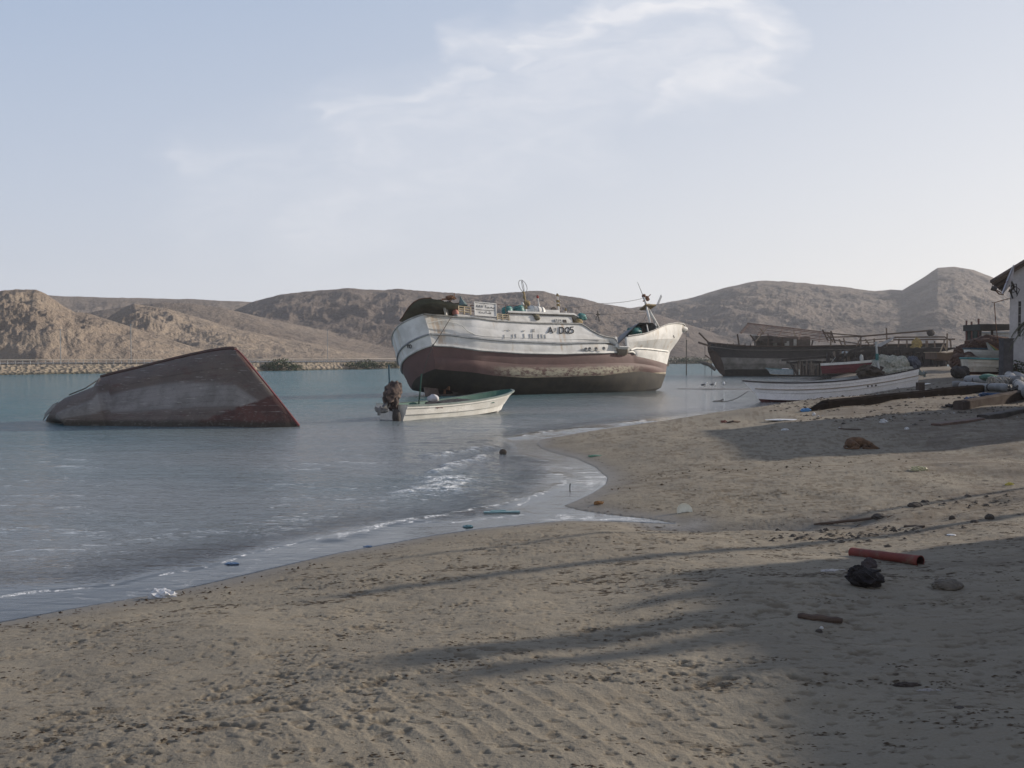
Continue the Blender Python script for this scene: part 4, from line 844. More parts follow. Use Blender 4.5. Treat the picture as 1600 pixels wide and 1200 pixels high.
outboard(sk, loc(fr, -.12, -.25, .60), f_, .95, cover, worn('motor_leg', (.05,.05,.05), (.2,.2,.2), 5, .5))
m = MB(); m.blob(loc(fr, -.25, -.5, .22), (.16, .16, .3), .2, 3, 5); obj('black_bag', m, darkm, sk, True)
m = MB(); a = PY(613.5, 622, fr[0][1]+1.0); m.tube([PY(611.5, 645, fr[0][1]+1.0), PY(609, 610, fr[0][1]+1.0), PY(607.5, 570, fr[0][1]+1.0)], .035, 6); obj('pole', m, worn('blue_pole', (.05,.11,.15), (.04,.08,.10), 4), sk)
m = MB(); yy = fr[0][1]+1.4; m.tube([PY(654, 636, yy), PY(656.5, 610, yy), PY(658.5, 584, yy)], .032, 6); obj('pole', m, worn('green_pole', (.03,.09,.07), (.03,.06,.05), 4), sk)
m = MB(); m.blob(loc(fr, L1*.42, -.05, .50), (1.5, .52, .22), .5, 3, 31, nu=40, nv=20, rot=fr[1]); solo('fishing_net', m, worn('dark_net', (.035,.035,.042), (.07,.065,.07), 16, .95, None, .3, False, 1, .05), 'heap of dark fishing net inside the green skiff', 'net', smooth=False)
m = MB(); m.blob(loc(fr, L1*.36, .30, .76), (.24, .2, .17), .3, 2.2, 33); solo('white_bundle', m, worn('dirty_white_cloth', (.55,.54,.55), (.4,.38,.38), 5, .9), 'dirty white bundle lying on the net in the green skiff', 'bundle', smooth=True)
m = MB()
for s_ in ([(.0,.04),(.05,.0),(.1,.04),(.16,.0)], [(.2,.03),(.3,.05),(.36,.0)]): m.tube([loc(fr, 1.55+a_, -(1.75/2*.93)-.045, .47+b_) for a_, b_ in s_], .013, 4)
obj('red_marks', m, worn('red_paint', 0, 0), sk)

# large white skiff drawn up on the right
lav = worn('gelcoat_greyish', (.58,.57,.57), (.48,.47,.46), 1.4, .5, (.33,.30,.27), .2, True)
lav2 = worn('lavender_white', (.88,.86,.86), (.78,.76,.755), 1.4, .5, (.45,.41,.36), .15, True)
shade_b = worn('shadow_maroon_bottom', (.10,.03,.03), (.07,.028,.027), 3, .7)  # dark maroon bottom also paints in the shadow below the beached hull
SB = P0(1187, 628)+np.array([0, 0, -.12]); SA = PY(1424, 604.5, 51.0)
fdir = SB-SA; LW = np.linalg.norm(fdir)/.91
rail_d = worn('dark_rail', (.035,.03,.035), (.06,.05,.05), 4)
ws, fw = skiff('long_white_skiff', 'long white skiff with dark rail beached bow to the water, net heap on its stern', SA, SB, LW, 1.9, 1.02, [lav2, shade_b, worn('pale_inside', (.4,.4,.38), (.3,.3,.28), 3), rail_d], .30, roll=-.0, rake=.085, sag=.24, rock=.17)
for k in range(3):
    m = MB(); p = PY(1342+k*5.2, 605.3-.3*k, 0); 
    m.tube([loc(fw, LW*.31-k*.22, (1.9/2*.80), .37), loc(fw, LW*.31-k*.22, (1.9/2*.93), .37)], .05, 8); obj('drain_hole', m, darkm, ws)
m = MB(); c5 = fw[2][4]*np.array([1, -1, 1])
sb_ = np.array([loc(fw, *(p+np.array([0, .0, -.06]))) for p in (fw[2][3]*.35+fw[2][4]*.65)*np.array([1, -1, 1])]); m.tube(sb_[:-1], .028, 6); obj('rub_strip', m, worn('tan_strip', (.38,.31,.25), (.3,.25,.2), 3), ws)
p = loc(fw, .9, 0, 1.0); m = MB(); m.blob(p+np.array([-.2, -.1, .12]), (1.0, .75, .62), .4, 4.2, 41, nu=44, nv=24)
hp = solo('net_heap', m, worn('pale_striped_net', (.66,.63,.55), (.34,.35,.27), 9, .95, (.12,.1,.08), .5, True, 1, .08), 'pale net heap bundled on the stern of the long white skiff', 'net')
m = MB(); m.blob(p+np.array([-1.3, -.3, -.12]), (.75, .6, .36), .5, 3.5, 43, nu=30, nv=16); solo('rope_heap', m, worn('brown_net', (.13,.10,.075), (.07,.055,.045), 9, .95, None, 0, False, 1, .06), 'dark brown net heap beside the pale one in the long white skiff', 'net')
yy = fw[0][1]-1.3; m = MB(); m.tube([PY(1375, 588, yy+.5), PY(1371, 562, yy+.5), PY(1369, 534, yy+.5)], [.07, .06, .05], 8); m.tube([PY(1370.5, 560, yy+.5)+np.array([0, 0, -.1]), PY(1370.5, 560, yy+.5)+np.array([0, 0, .25])], .085, 8, 1); m.tube([PY(1366, 536, yy+.5), PY(1373, 534, yy+.5)], .03, 5); obj('short_mast', m, [worn('pale_pole', (.5,.5,.48), (.35,.36,.35), 4), teal], ws)
o = outboard(ws, loc(fw, -.12, 0, .80), fw[1][:, 0], .8, worn('slate_cowl', (.10,.11,.14), (.06,.065,.08), 3, .45), worn('motor_leg2', (.16,.2,.19), (.25,.26,.25), 4, .5), .9)
stp = P0(1122, 627.5); bwp = loc(fw, LW*.97, 0, .75)
m = MB(); m.tube([bwp*(1-k/10)+stp*k/10-np.array([0, 0, .18])*math.sin(math.pi*k/10) for k in range(11)], .018, 5); solo('mooring_line', m, rope_m, 'thin mooring line from the bow of the long white skiff to the water', 'rope')
m = MB(); m.blob(stp+np.array([0, 0, -.02]), (.35, .16, .07), .4, 3, 3); m.tube([stp, stp+np.array([.3, .1, .12])], .03, 5); solo('grapnel', m, darkm, 'dark anchor just breaking the water at the end of the mooring line', 'anchor')

# red-bottomed white boat behind, and the small pale one by the dark dhow
red_b = worn('deep_red_bottom', (.14,.022,.028), (.10,.02,.024), 3, .6)
SA = PY(1289, 585, 92); SB = PY(1392, 581, 88)
rb, fb = skiff('red_bottomed_boat', 'white boat with deep red lower hull behind the long white skiff', SA, SB, np.linalg.norm(SB-SA)/.88, 2.1, 1.05, [worn('gelcoat_white', 0, 0), red_b, worn('pale_inside', 0, 0), white_f], .25, rake=.10)
# repaint: lower strakes red
for i_, o_ in enumerate([c_ for c_ in rb.children if c_.name.startswith('hull')]):
    mi = []
    for p_ in o_.data.polygons: mi.append(1 if p_.center.z < .80 else 0)
    o_.data.polygons.foreach_set('material_index', np.array(mi, np.int32))
m = MB(); m.box(loc(fb, 5.2, 0, 1.0), (1.6, 1.1, .1)); obj('foredeck', m, worn('gelcoat_greyish', 0, 0), rb)
m = MB(); m.tube([loc(fb, .5, 0, .9), loc(fb, 1.1, 0, 1.6)], .03, 5); m.beam(loc(fb, .3, -.8, 1.05), loc(fb, .3, .8, 1.05), .06); obj('tiller', m, greyp, rb)
SA = PY(1246, 586, 104); SB = PY(1203, 586, 107); pb, fp = skiff('pale_blue_rowboat', 'small pale blue boat moored against the dark wooden dhow', SA, SB, np.linalg.norm(SB-SA)/.85, 1.5, .62, [worn('pale_blue_hull', (.38,.42,.43), (.27,.31,.32), 3), cream_b, green_i, worn('blue_rail', (.15,.25,.27), (.1,.18,.2), 3)], .3)
m = MB(); m.blob(loc(fp, 1.6, 0, .62), (.4, .3, .14), .4, 3, 9); obj('seat_bundle', m, worn('dirty_white_cloth', 0, 0), pb, True)

# ================================================================== DARK WOODEN DHOW
YD = 112.
dk = wood('dark_hull_planks', (.055,.048,.045), (.028,.024,.023), 0, .85)
gk = worn('bare_plank_band', (.29,.27,.245), (.16,.145,.13), 1.2, .9, (.06,.05,.045), .5, True)
bl = worn('tarred_bottom', (.025,.022,.02), (.04,.035,.03), 2, .8)
br_ = wood('brown_planks', (.11,.075,.055), (.06,.042,.035), 0)
dh = thing('wooden_dhow', 'old dark wooden dhow with slatted roof frame moored broadside beyond the beached boats', 'dhow', PY(1250, 588, YD))
S = np.linspace(0, 1, 50)
def dline(pts, b, u1=1480): 
    uu = np.interp(S, [0, 1], [pts[0][0], u1]); vv = f1d(uu, pts); w_ = b*np.clip(S/.22, 0, 1)**.55
    return np.array([PY(u, v, YD+3.2-w) for u, v, w in zip(uu, vv, w_)])
lines = [dline([(1131,588),(1300,589),(1480,589)], 1.6), dline([(1124,580),(1140,577),(1300,577),(1480,576)], 2.6), dline([(1115,568),(1200,568),(1300,568),(1480,566)], 3.1), dline([(1110,558),(1200,560),(1300,560),(1480,557)], 3.2), dline([(1105,535),(1155,541),(1240,541.5),(1330,540),(1480,537)], 3.2)]
hb_ = MB()
for i, mi in ((0, 2), (1, 1), (2, 1), (3, 0)): 
    a_g = np.array([lines[i], lines[i+1]]); hb_.grid(a_g, mi); a2_ = a_g.copy(); a2_[..., 1] = 2*(YD+3.2)-a2_[..., 1]; hb_.grid(a2_, mi, flip=True)
for i in range(4): hb_.add([lines[i][-1], lines[i+1][-1], lines[i+1][-1]+[0, 6, 0], lines[i][-1]+[0, 6, 0]], [(0,1,2,3)], 0)
dt = lines[4].copy(); dt[:, 2] -= .3; d2 = dt.copy(); d2[:, 1] = 2*(YD+3.2)-d2[:, 1]; hb_.grid(np.array([dt, d2]), 3)
dhh = obj('hull', hb_, [dk, gk, bl, deckm], dh)
m = MB(); m.tube(lines[4]+np.array([0, -.06, .02]), .09, 5); obj('rail', m, br_, dhh); m = MB(); m.tube(lines[4]+np.array([0, -.08, -.45]), .06, 5); obj('wale', m, worn('grey_wale', (.14,.125,.11), (.09,.08,.07), 3), dhh)
def dpost(par, name, u0, v0, u1, v1, w=.13, Y=YD, mt=None, Y1=None): 
    m = MB(); m.beam(PY(u0, v0, Y), PY(u1, v1, Y1 or Y), w); return obj(name, m, mt or br_, par)
m = MB(); cur = [(1112,546),(1119,549),(1126,558),(1130,568),(1132,578),(1133,587)]; cur2 = [(1106,542),(1107,550),(1112,562),(1118,574),(1125,583),(1131,588)]
gA = np.array([[PY(u, v, YD+.9) for u, v in cur2], [PY(u, v, YD+.6) for u, v in cur]]); m.grid(gA); m.grid(gA+np.array([0, .25, 0]), flip=True); obj('rudder', m, wood('rudder_planks', (.075,.05,.04), (.04,.03,.025), 2), dh)
dpost(dh, 'bowsprit', 1092, 520, 1107, 535, .16); dpost(dh, 'bowsprit', 1091, 535, 1110, 541, .2); dpost(dh, 'gaff', 1102, 555, 1113, 563, .12)
m = MB(); m.tube([PY(u, v, YD) for u, v in ((1092,565),(1100,568),(1108,570),(1118,578))], [.1,.22,.24,.2], 6); obj('tender_prow', m, worn('grey_wale', 0, 0), dh)
for u, v0, v1 in ((1101.5,540,588), (1112,562,587)): dpost(dh, 'mooring_stake', u, v0, u, v1, .05, YD-.5, rope_m)
# slatted roof frame
rw = worn('sunlit_brown_timber', (.27,.185,.15), (.15,.105,.09), 3, .9)
rA, rB = PY(1155, 519, YD-2.2), PY(1300, 535, YD-2.2); rC, rD = PY(1167.5, 505, YD+2.2), PY(1300, 520.5, YD+2.2)
roofE = obj('roof_frame', MB().beam(rC, rD, .14), rw, dh)
for k in range(10):
    w_ = k/9; a = rA*(1-w_)+rC*w_; b = rB*(1-w_)+rD*w_; j_ = np.array([0, 0, .05*math.sin(k*2.1)]); m = MB(); m.beam(a, b+j_, .10, .06); obj('batten', m, rw, roofE)
for k in (.02, .2, .42, .64, .86):
    m = MB(); m.beam((rA*(1-k)+rB*k)-np.array([0, 0, .1]), (rC*(1-k)+rD*k)-np.array([0, 0, .1]), .12, .1); obj('rafter', m, rw, roofE)
lt = worn('pale_new_timber', (.36,.29,.21), (.24,.18,.13), 3, .9)
for q in ((1152,522,1155,540),(1172,523,1182,536),(1200,522,1200,540),(1222,527,1222,540),(1246,528,1246,541),(1270,532,1268,541),(1285,515,1294,533),(1298,517,1305,536)): dpost(dh, 'post', *q, .14)
for q in ((1181,533,1200,510),(1187,512,1194,522),(1240,517,1243,527)): dpost(dh, 'brace', *q, .10, YD-1, lt)
for k in range(9): u = 1110+k*9; dpost(dh, 'stanchion', u, 536.5, u, 541, .08)
dpost(dh, 'top_rail', 1110, 536, 1165, 539.5, .07)
m = MB(); a, b = PY(1180, 526, YD+2.), PY(1264, 542, YD+2.); m.box((a+b)/2, (b[0]-a[0], 1., a[2]-b[2])); obj('cabin_wall', m, worn('old_brown_paint', 0, 0), dh)
for u0, u1, v0, v1, mt in ((1208,1214,532,540,'w'),(1226,1233,533,540,'w'),(1178,1206,525,533,'d'),(1190,1226,530,536,'d'),(1240,1245,530,540,'w')):
    m = MB(); a, b = PY(u0, v0, YD+1.2), PY(u1, v1, YD+1.2); m.box((a+b)/2, (b[0]-a[0], .1 if mt == 'w' else 1.6, a[2]-b[2])); obj('cabin_panel', m, worn('whitish_panel', (.45,.45,.42), (.3,.3,.28), 3) if mt == 'w' else worn('old_brown_paint', 0, 0), dh)
# broken timber staging behind
tw_ = worn('weathered_staging', (.21,.155,.115), (.12,.09,.07), 3, .9)
st_ = thing('timber_staging', 'long rickety timber staging of beams and posts standing above the wrecked hull', 'staging', PY(1380, 560, 108))
YS = 108.
for q in ((1292,527,1352,525.5,.14),(1341,526,1458,516,.17),(1286,520,1346,525,.12),(1396,527,1476,526.5,.15),(1396,531,1492,530,.15),(1340,533,1400,528,.1),(1300,531,1345,538,.1),(1476,526.5,1486,533,.1),(1352,535,1396,533,.08)): dpost(st_, 'beam', *q, YS)
for q in ((1298,517,1298,541),(1318,528,1321,541),(1345,525,1345,542),(1352,530,1360,541),(1346,526,1338,541),(1366,529,1366,542),(1385,512.5,1386,541),(1388,535,1392,528),(1405,529,1403,545),(1417,532,1417,545),(1432,530,1431,545),(1447,532,1447,544),(1449,532,1449,544),(1480,521,1480,545),(1485,530,1486,545),(1460,533,1461,543),(1476,531,1472,546),(1290,519,1302,535),(1311,530,1315,539)): dpost(st_, 'post', *q, .12, YS, tw_)
m = MB(); a = [PY(1366, 540, YS-.5), PY(1398, 526, YS-.5), PY(1394, 531, YS-.5), PY(1376, 542, YS-.5)]; m.add(a+[p+np.array([0, .08, 0]) for p in a], [(0,1,2,3),(7,6,5,4),(0,4,5,1),(1,5,6,2),(2,6,7,3),(3,7,4,0)]); solo('pale_board', m, worn('pale_panel', (.38,.39,.41), (.28,.29,.31), 1), 'wide pale grey board leaning on the timber staging', 'board')
m = MB(); m.blob(PY(1454, 520, YS), (.45, .3, .35), .3, 3, 3); m.beam(PY(1450, 520, YS), PY(1458, 517, YS), .15); solo('hanging_lamp', m, darkm, 'dark lump hanging from the far right end of the top staging beam', 'lamp')
m = MB(); m.blob(PY(1432, 539, YS-.5), (.5, .3, .7), .6, 3, 6); m.blob(PY(1427, 543, YS-.5), (.3, .3, .3), .6, 3, 8); solo('yellow_cloth', m, worn('dull_yellow', (.33,.24,.08), (.22,.16,.07), 4), 'dull yellow cloth hung on a post of the staging', 'cloth')
# ribbed wreck
wr = thing('ribbed_wreck', 'broken dark hull with bare upright ribs lying between the dhow and the shore', 'wreck', PY(1360, 585, 101))
YR = 101.; wd = wood('wreck_wood', (.04,.033,.03), (.022,.018,.017), 2); wl_ = worn('bare_rib_wood', (.17,.14,.115), (.09,.075,.06), 3, .95)
def strip(par, name, top, bot, Y, mt, th_=.3, Y1=None, n=40, rag=0.):
    u0, u1 = top[0][0], top[-1][0]; uu = np.linspace(u0, u1, n); Ys = np.linspace(Y, Y1 or Y, n); rg = np.random.default_rng(int(u0)).random(n)*rag
    a = np.array([PY(u, f1d(u, top)+r_, y) for u, y, r_ in zip(uu, Ys, rg)]); b = np.array([PY(u, f1d(u, bot), y) for u, y in zip(uu, Ys)])
    m = MB(); m.grid(np.array([a, b, b+[0, th_, 0], a+[0, th_, 0], a])); m.add([a[0], b[0], b[0]+[0, th_, 0], a[0]+[0, th_, 0]], [(0,1,2,3)]); m.add([a[-1], b[-1], b[-1]+[0, th_, 0], a[-1]+[0, th_, 0]], [(3,2,1,0)]); return obj(name, m, mt, par)
strip(wr, 'wale', [(1222,561),(1290,556),(1352,548.5),(1420,545),(1490,543)], [(1222,564.5),(1290,560),(1352,553.5),(1420,551),(1490,549)], YR, wd)
strip(wr, 'upper_planking', [(1300,550),(1352,541),(1420,542),(1500,543)], [(1300,552),(1352,546),(1420,547),(1500,547)], YR+2.5, wd, rag=2.0)
strip(wr, 'lower_planking', [(1230,564),(1290,562),(1310,563),(1340,566),(1420,566),(1470,563)], [(1230,568),(1290,568),(1310,574),(1340,577),(1420,573),(1470,570)], YR+.8, wd, rag=2.5)
strip(wr, 'inner_planking', [(1304,553),(1352,550),(1420,550),(1480,549)], [(1304,570),(1352,574),(1420,572),(1480,566)], YR+4.5, wd, rag=3.)
r_ = random.Random(5)
for k in range(27):
    u = 1240+k*1.95+r_.uniform(-.7, .7); dpost(wr, 'rib', u, 563+r_.uniform(0, 9), u+r_.uniform(-1, 1), 586, .12, YR+r_.uniform(-.3, .6), wl_ if k % 3 else wd)
for k in range(34):
    u = 1296+k*5.6+r_.uniform(-1.5, 1.5); dpost(wr, 'rib', u, 544+r_.uniform(0, 8), u+r_.uniform(-2, 2), 570+r_.uniform(-1, 4), r_.uniform(.14, .34), YR+r_.uniform(-.2, .8), wd if r_.random() < .75 else wl_)
for q in ((1305,572,1330,548),(1318,577,1300,556),(1340,575,1352,556),(1234,566,1246,585),(1399,572,1402,548),(1410,570,1408,546),(1330,560,1470,555)): dpost(wr, 'brace', *q, .22, YR-.4, wd)
m = MB(); a, b = PY(1316, 549, YR+.5), PY(1326, 554, YR+.5); m.blob((a+b)/2, (.5, .4, .18), .3, 3, 3); obj('blue_crate', m, worn('pale_blue_hull', 0, 0), wr)
m = MB(); m.blob(PY(1346, 560, YR-.6), (.2, .15, .4), .3, 3, 3); obj('float', m, worn('pale_pole', 0, 0), wr)

# brown hull further along the yard
YH = 84.; bh = thing('brown_boat_hull', 'brown wooden boat hull hauled out beside the yard, seen past the wreck', 'boat', PY(1485, 562, YH))
strip(bh, 'hull', [(1464,551),(1480,552),(1500,549),(1513,545.5)], [(1470,561),(1480,563.5),(1500,564),(1513,563)], YH, worn('varnished_brown', (.13,.085,.06), (.08,.055,.04), 2), 2.4)
strip(bh, 'rail', [(1463,549.8),(1480,551),(1500,548),(1514,544.3)], [(1463,551),(1480,552.6),(1500,549.6),(1514,546)], YH-.1, worn('pale_new_timber', 0, 0), 2.6)
for q in ((1469,550,1474,538),(1474,538,1480,549),(1479,549,1480,530)): dpost(bh, 'prop', *q, .09, YH, worn('pale_new_timber', 0, 0))

# ================================================================== YARD AND HOUSE ON THE RIGHT
def gz(x, y): return float(Hbase(np.array(x), np.array(y)))
YW = 53.
plaster = worn('pale_plaster', (.46,.44,.44), (.36,.345,.345), .9, .9, (.3,.26,.22), .3, True)
house_x = PY(1576.5, 560, YW)[0]; hb0 = gz(house_x+2, YW+1)-.2
hs = thing('beach_house', 'pale plastered house with dark overhanging roof at the right edge of the photo', 'house', (house_x+4, YW+4, hb0))
hz = PY(1580, 437, YW)[2]
m = MB(); x0, x1, y0, y1 = house_x, house_x+9, YW, YW+6
sx = PY(1589.8, 560, YW)[0]; sx2 = PY(1594.2, 560, YW)[0]; sz0 = PY(1590, 526, YW)[2]; sz1 = PY(1590, 471, YW)[2]
def hrot(m):
    R_ = rz(deg(-31)); c_ = np.array([house_x, YW, 0])
    m.v = [((v-c_)*np.array([.887, 1, 1]))@R_.T+c_ for v in m.v]; return m
# front wall built round the tall slot window
for a, b, c_, d in ((x0, sx, hb0, hz), (sx2, x1, hb0, hz), (sx, sx2, hb0, sz0), (sx, sx2, sz1, hz)): m.box(((a+b)/2, y0+.15, (c_+d)/2), (b-a, .3, d-c_))
m.box((x0+.15, (y0+y1)/2+.15, (hb0+hz)/2), (.3, y1-y0-.3, hz-hb0)); m.box((x1-.15, (y0+y1)/2+.15, (hb0+hz)/2), (.3, y1-y0-.3, hz-hb0)); m.box(((x0+x1)/2, y1+.1, (hb0+hz)/2), (x1-x0, .3, hz-hb0))
obj('wall', hrot(m), plaster, hs)
m = MB(); m.box(((sx+sx2)/2, y0+.2, (sz0+sz1)/2), (sx2-sx, .05, sz1-sz0)); w_ = obj('slot_window', hrot(m), worn('dark_glass', (.03,.03,.035), (.05,.045,.05), 3, .2), hs)
m = MB()
for z in np.linspace(sz0+.3, sz1-.3, 4): m.beam((sx, y0+.14, z), (sx2, y0+.14, z), .03)
obj('glazing_bar', hrot(m), greyp, w_)
e0 = PY(1556, 436, YW-.6); e1 = PY(1600, 411, YW-.6); sl_p = (e1[2]-e0[2])/(e1[0]-e0[0]); xr = e0[0]+7
m = MB(); pr = [(e0[0], e0[2]), (xr, e0[2]+sl_p*7), (x1+.8, e0[2]+sl_p*7-2), (x1+.8, e0[2]+sl_p*7-2.15), (xr, e0[2]+sl_p*7-.2), (e0[0], e0[2]-.12)]
A_ = [(a, YW-.35, b) for a, b in pr]; B2 = [(a, y1+.8, b) for a, b in pr]; m.add(A_+B2, [(0,1,2,3,4,5)[::-1], (6,7,8,9,10,11)]+[(i, (i+1) % 6, (i+1) % 6+6, i+6) for i in range(6)]); rf = obj('roof', hrot(m), worn('brown_roof', (.16,.12,.11), (.09,.07,.065), 2), hs)
m = MB(); m.add([(x0, YW+.02, hz), (x1, YW+.02, hz), (xr, YW+.02, e0[2]+sl_p*7-.3), (x0, YW+.02, e0[2]+sl_p*(x0-e0[0])-.2), (x0, YW+.3, hz), (x1, YW+.3, hz), (xr, YW+.3, e0[2]+sl_p*7-.3), (x0, YW+.3, e0[2]+sl_p*(x0-e0[0])-.2)], [(0,1,2,3),(7,6,5,4),(0,3,7,4)]); obj('gable', hrot(m), plaster, hs)
for k in range(5): m = MB(); yq = YW-.2+k*1.5; m.beam((e0[0]+.1, yq, e0[2]-.22), (e0[0]+2.4, yq, e0[2]-.22+sl_p*2.3), .1, .14); obj('rafter_end', hrot(m), br_, rf)
# satellite dish seen almost edge-on, with its feed arm and bracket
dc = PY(1576.5, 438, YW-1.3); dn = np.array([-.87, .37, .32]); dn /= np.linalg.norm(dn); s1 = np.cross(dn, (0, 0, 1.)); s1 /= np.linalg.norm(s1); s2 = np.cross(s1, dn)
m = MB(); gr_ = []
for r_ in np.linspace(0.001, .85, 8): gr_.append([dc+dn*(.25*r_*r_-.1)+r_*(math.cos(a)*s1+math.sin(a)*s2) for a in np.linspace(0, 2*math.pi, 28, endpoint=False)])
gr_ = np.array(gr_); m.grid(gr_, closed=True); m.grid(gr_-dn*.03, closed=True, flip=True)
ds = thing('satellite_dish', 'large pale satellite dish seen edge-on beneath the eave of the house', 'satellite dish', dc); obj('reflector', m, worn('dish_grey', (.42,.41,.45), (.34,.33,.36), 3, .5), ds, True)
lnb = PY(1553.5, 451, YW-1.6); m = MB(); lowr = dc-s2*.8*np.sign(s2[2]); m.tube([lowr, lowr*.5+lnb*.5-np.array([0, 0, .12]), lnb], .035, 6); m.tube([lowr+np.array([0, .2, .1]), lnb], .025, 6); m.tube([dc+s1*.6, lnb], .015, 5); obj('feed_arm', m, rusty, ds)
m = MB(); m.tube([lnb-dn*.12, lnb+dn*.15], .13, 10); obj('receiver', m, darkm, ds)
m = MB(); m.tube([dc-dn*.1, dc-dn*.1+np.array([.5, .6, -.3]), (dc[0]+.7, YW, dc[2]-.5)], .06, 6); m.tube([dc+np.array([.1, .1, -.5]), (dc[0]+.9, YW, dc[2]-.9)], .04, 6)
for k in range(5): a = k*1.3; m.tube([dc+np.array([.25, .2, -.2]), dc+np.array([.6+.25*math.cos(a), .5, -.45+.3*math.sin(a)]), dc+np.array([.9, .9, -.8+.1*k])], .022, 5)
obj('bracket', m, darkm, ds)
m = MB(); pa = PY(1553.5, 473, YW-.3); m.tube([(x0, YW-.02, pa[2]+.25), (x0-.5, YW-.3, pa[2]+.15), pa], .022, 5); m.tube([pa+np.array([-.12, 0, .02]), pa, PY(1556, 505, YW-.3), PY(1559.5, 536, YW-.3)], .022, 5); solo('aerial_wire', m, rusty, 'thin rusty aerial rod hanging below the satellite dish by the house wall', 'aerial')
for u, v in ((1588, 534), (1591, 555)):
    m = MB(); p = PY(u, v, YW-.05); m.box(p, (.22, .16, .08)); obj('wall_bracket', m, darkm, hs)
# palm frond hanging in from the right, and the palm it belongs to
palm_leaf = worn('palm_leaf', (.05,.06,.035), (.09,.085,.05), 5, .8); palm_trunk = worn('palm_bark', (.13,.10,.075), (.07,.055,.045), 5, .95)
def frond(m, base, d, length, droop, nl=26, w=.5):
    d = np.array(d, float); d /= np.linalg.norm(d); pts = [base+d*length*k/14-np.array([0, 0, 1.])*droop*(k/14)**2 for k in range(15)]; m.tube(pts, np.linspace(.035, .008, 15), 5)
    for k in range(nl):
        f_ = .12+.86*k/nl; i = f_*14; p = pts[int(i)]*(1-i % 1)+pts[min(int(i)+1, 14)]*(i % 1); t_ = pts[min(int(i)+1, 14)]-pts[int(i)]; t_ = t_/np.linalg.norm(t_); sd_ = np.cross(t_, (0, 0, 1.)); sd_ /= np.linalg.norm(sd_)+1e-6
        for sg in (1, -1):
            e = p+t_*w*.7+sd_*sg*w*(.75-.4*f_)-np.array([0, 0, .12*random.random()+.1]); q = t_*.03; m.add([p-q, p+q, e], [(0,1,2)])
def palm(name_label, x, y, h, cat='palm', nf=16, fl=2.3, lean=(0, 0), seed=1, group=None):
    random.seed(seed); z0 = gz(x, y); o = thing('palm_tree', name_label, cat, (x, y, z0), None, group); m = MB(); k_ = 18
    pts = [np.array([x+lean[0]*(k/k_)**2, y+lean[1]*(k/k_)**2, z0-.2+(h+.2)*k/k_]) for k in range(k_+1)]; m.tube(pts, [(.17+.04*(k % 2))*(1-.3*k/k_) for k in range(k_+1)], 9); obj('trunk', m, palm_trunk, o)
    m = MB()
    for k in range(nf): a = k*2.4; frond(m, pts[-1], (math.cos(a), math.sin(a), .25+.7*random.random()), fl*(.8+.3*random.random()), 1.0+.9*random.random())
    obj('crown', m, palm_leaf, o); return o
pp = PY(1622, 500, YW-7); palm('young palm with ragged fronds reaching in at the right edge before the house', pp[0]+.2, pp[1], pp[2]-gz(pp[0], pp[1])-.1, nf=13, fl=1.75, seed=4)
# thick dark pillar in front of the boats
m = MB(); pX = PY(1575, 560, 49.5); pz0 = gz(pX[0], pX[1]); pz1 = PY(1575, 530, 49.5)[2]; m.box((pX[0], 49.7, (pz0+pz1)/2-.1), (.50, .5, pz1-pz0+.2)); m.box((pX[0], 49.7, pz1+.02), (.56, .56, .06)); solo('concrete_pillar', m, worn('dark_stained_concrete', (.085,.08,.085), (.05,.047,.05), 3, .9), 'thick dark concrete pillar standing in front of the house corner', 'pillar')
# shed, canopy and posts
YS2 = 66.
shd = thing('boat_shed', 'teal corrugated shed with rusty posts behind the hauled-out boats', 'shed', PY(1520, 545, YS2))
m = MB(); a, b = PY(1511, 514, YS2), PY(1531, 541, YS2); n_ = 18; gg = np.array([[(a[0]+(b[0]-a[0])*k/n_, YS2+.08*(k % 2), z) for k in range(n_+1)] for z in (b[2], a[2])]); m.grid(gg); m.grid(gg+np.array([0, .06, 0]), flip=True); obj('corrugated_side', m, worn('teal_sheet', (.12,.16,.155), (.08,.105,.10), 2, .7, (.16,.1,.07), .3, True), shd)
m = MB(); a, b = PY(1511, 541, YS2), PY(1524, 552, YS2); m.box(((a[0]+b[0])/2, YS2+.3, (a[2]+b[2])/2-.1), (b[0]-a[0], .5, a[2]-b[2]+.4)); obj('base_wall', m, plaster, shd)
for u, v in ((1510,501),(1518,502.5),(1529,498)):
    m = MB(); m.beam(PY(u, v, YS2), PY(u, 545, YS2), .09); obj('post', m, worn('rust_red_post', (.14,.07,.06), (.09,.05,.045), 4), shd)
m = MB(); a, b = PY(1511, 514, YS2), PY(1532, 509, YS2); m.beam(a, b, .3, .12); obj('top_plate', m, darkm, shd)
cn = thing('dark_canopy', 'dark flat canopy spanning from the teal shed to the house', 'canopy', PY(1555, 512, 62)); m = MB(); a, b = PY(1530, 506.5, 62), PY(1578, 516, 62); m.box(((a[0]+b[0])/2, 63, (a[2]+b[2])/2), (b[0]-a[0], 2.4, a[2]-b[2])); obj('roof', m, worn('dark_canvas', (.03,.03,.028), (.045,.045,.04), 2), cn)
for u in (1550, 1531.5): m = MB(); m.beam(PY(u, 514, 62), PY(u, 545, 62), .12); obj('post', m, darkm, cn)
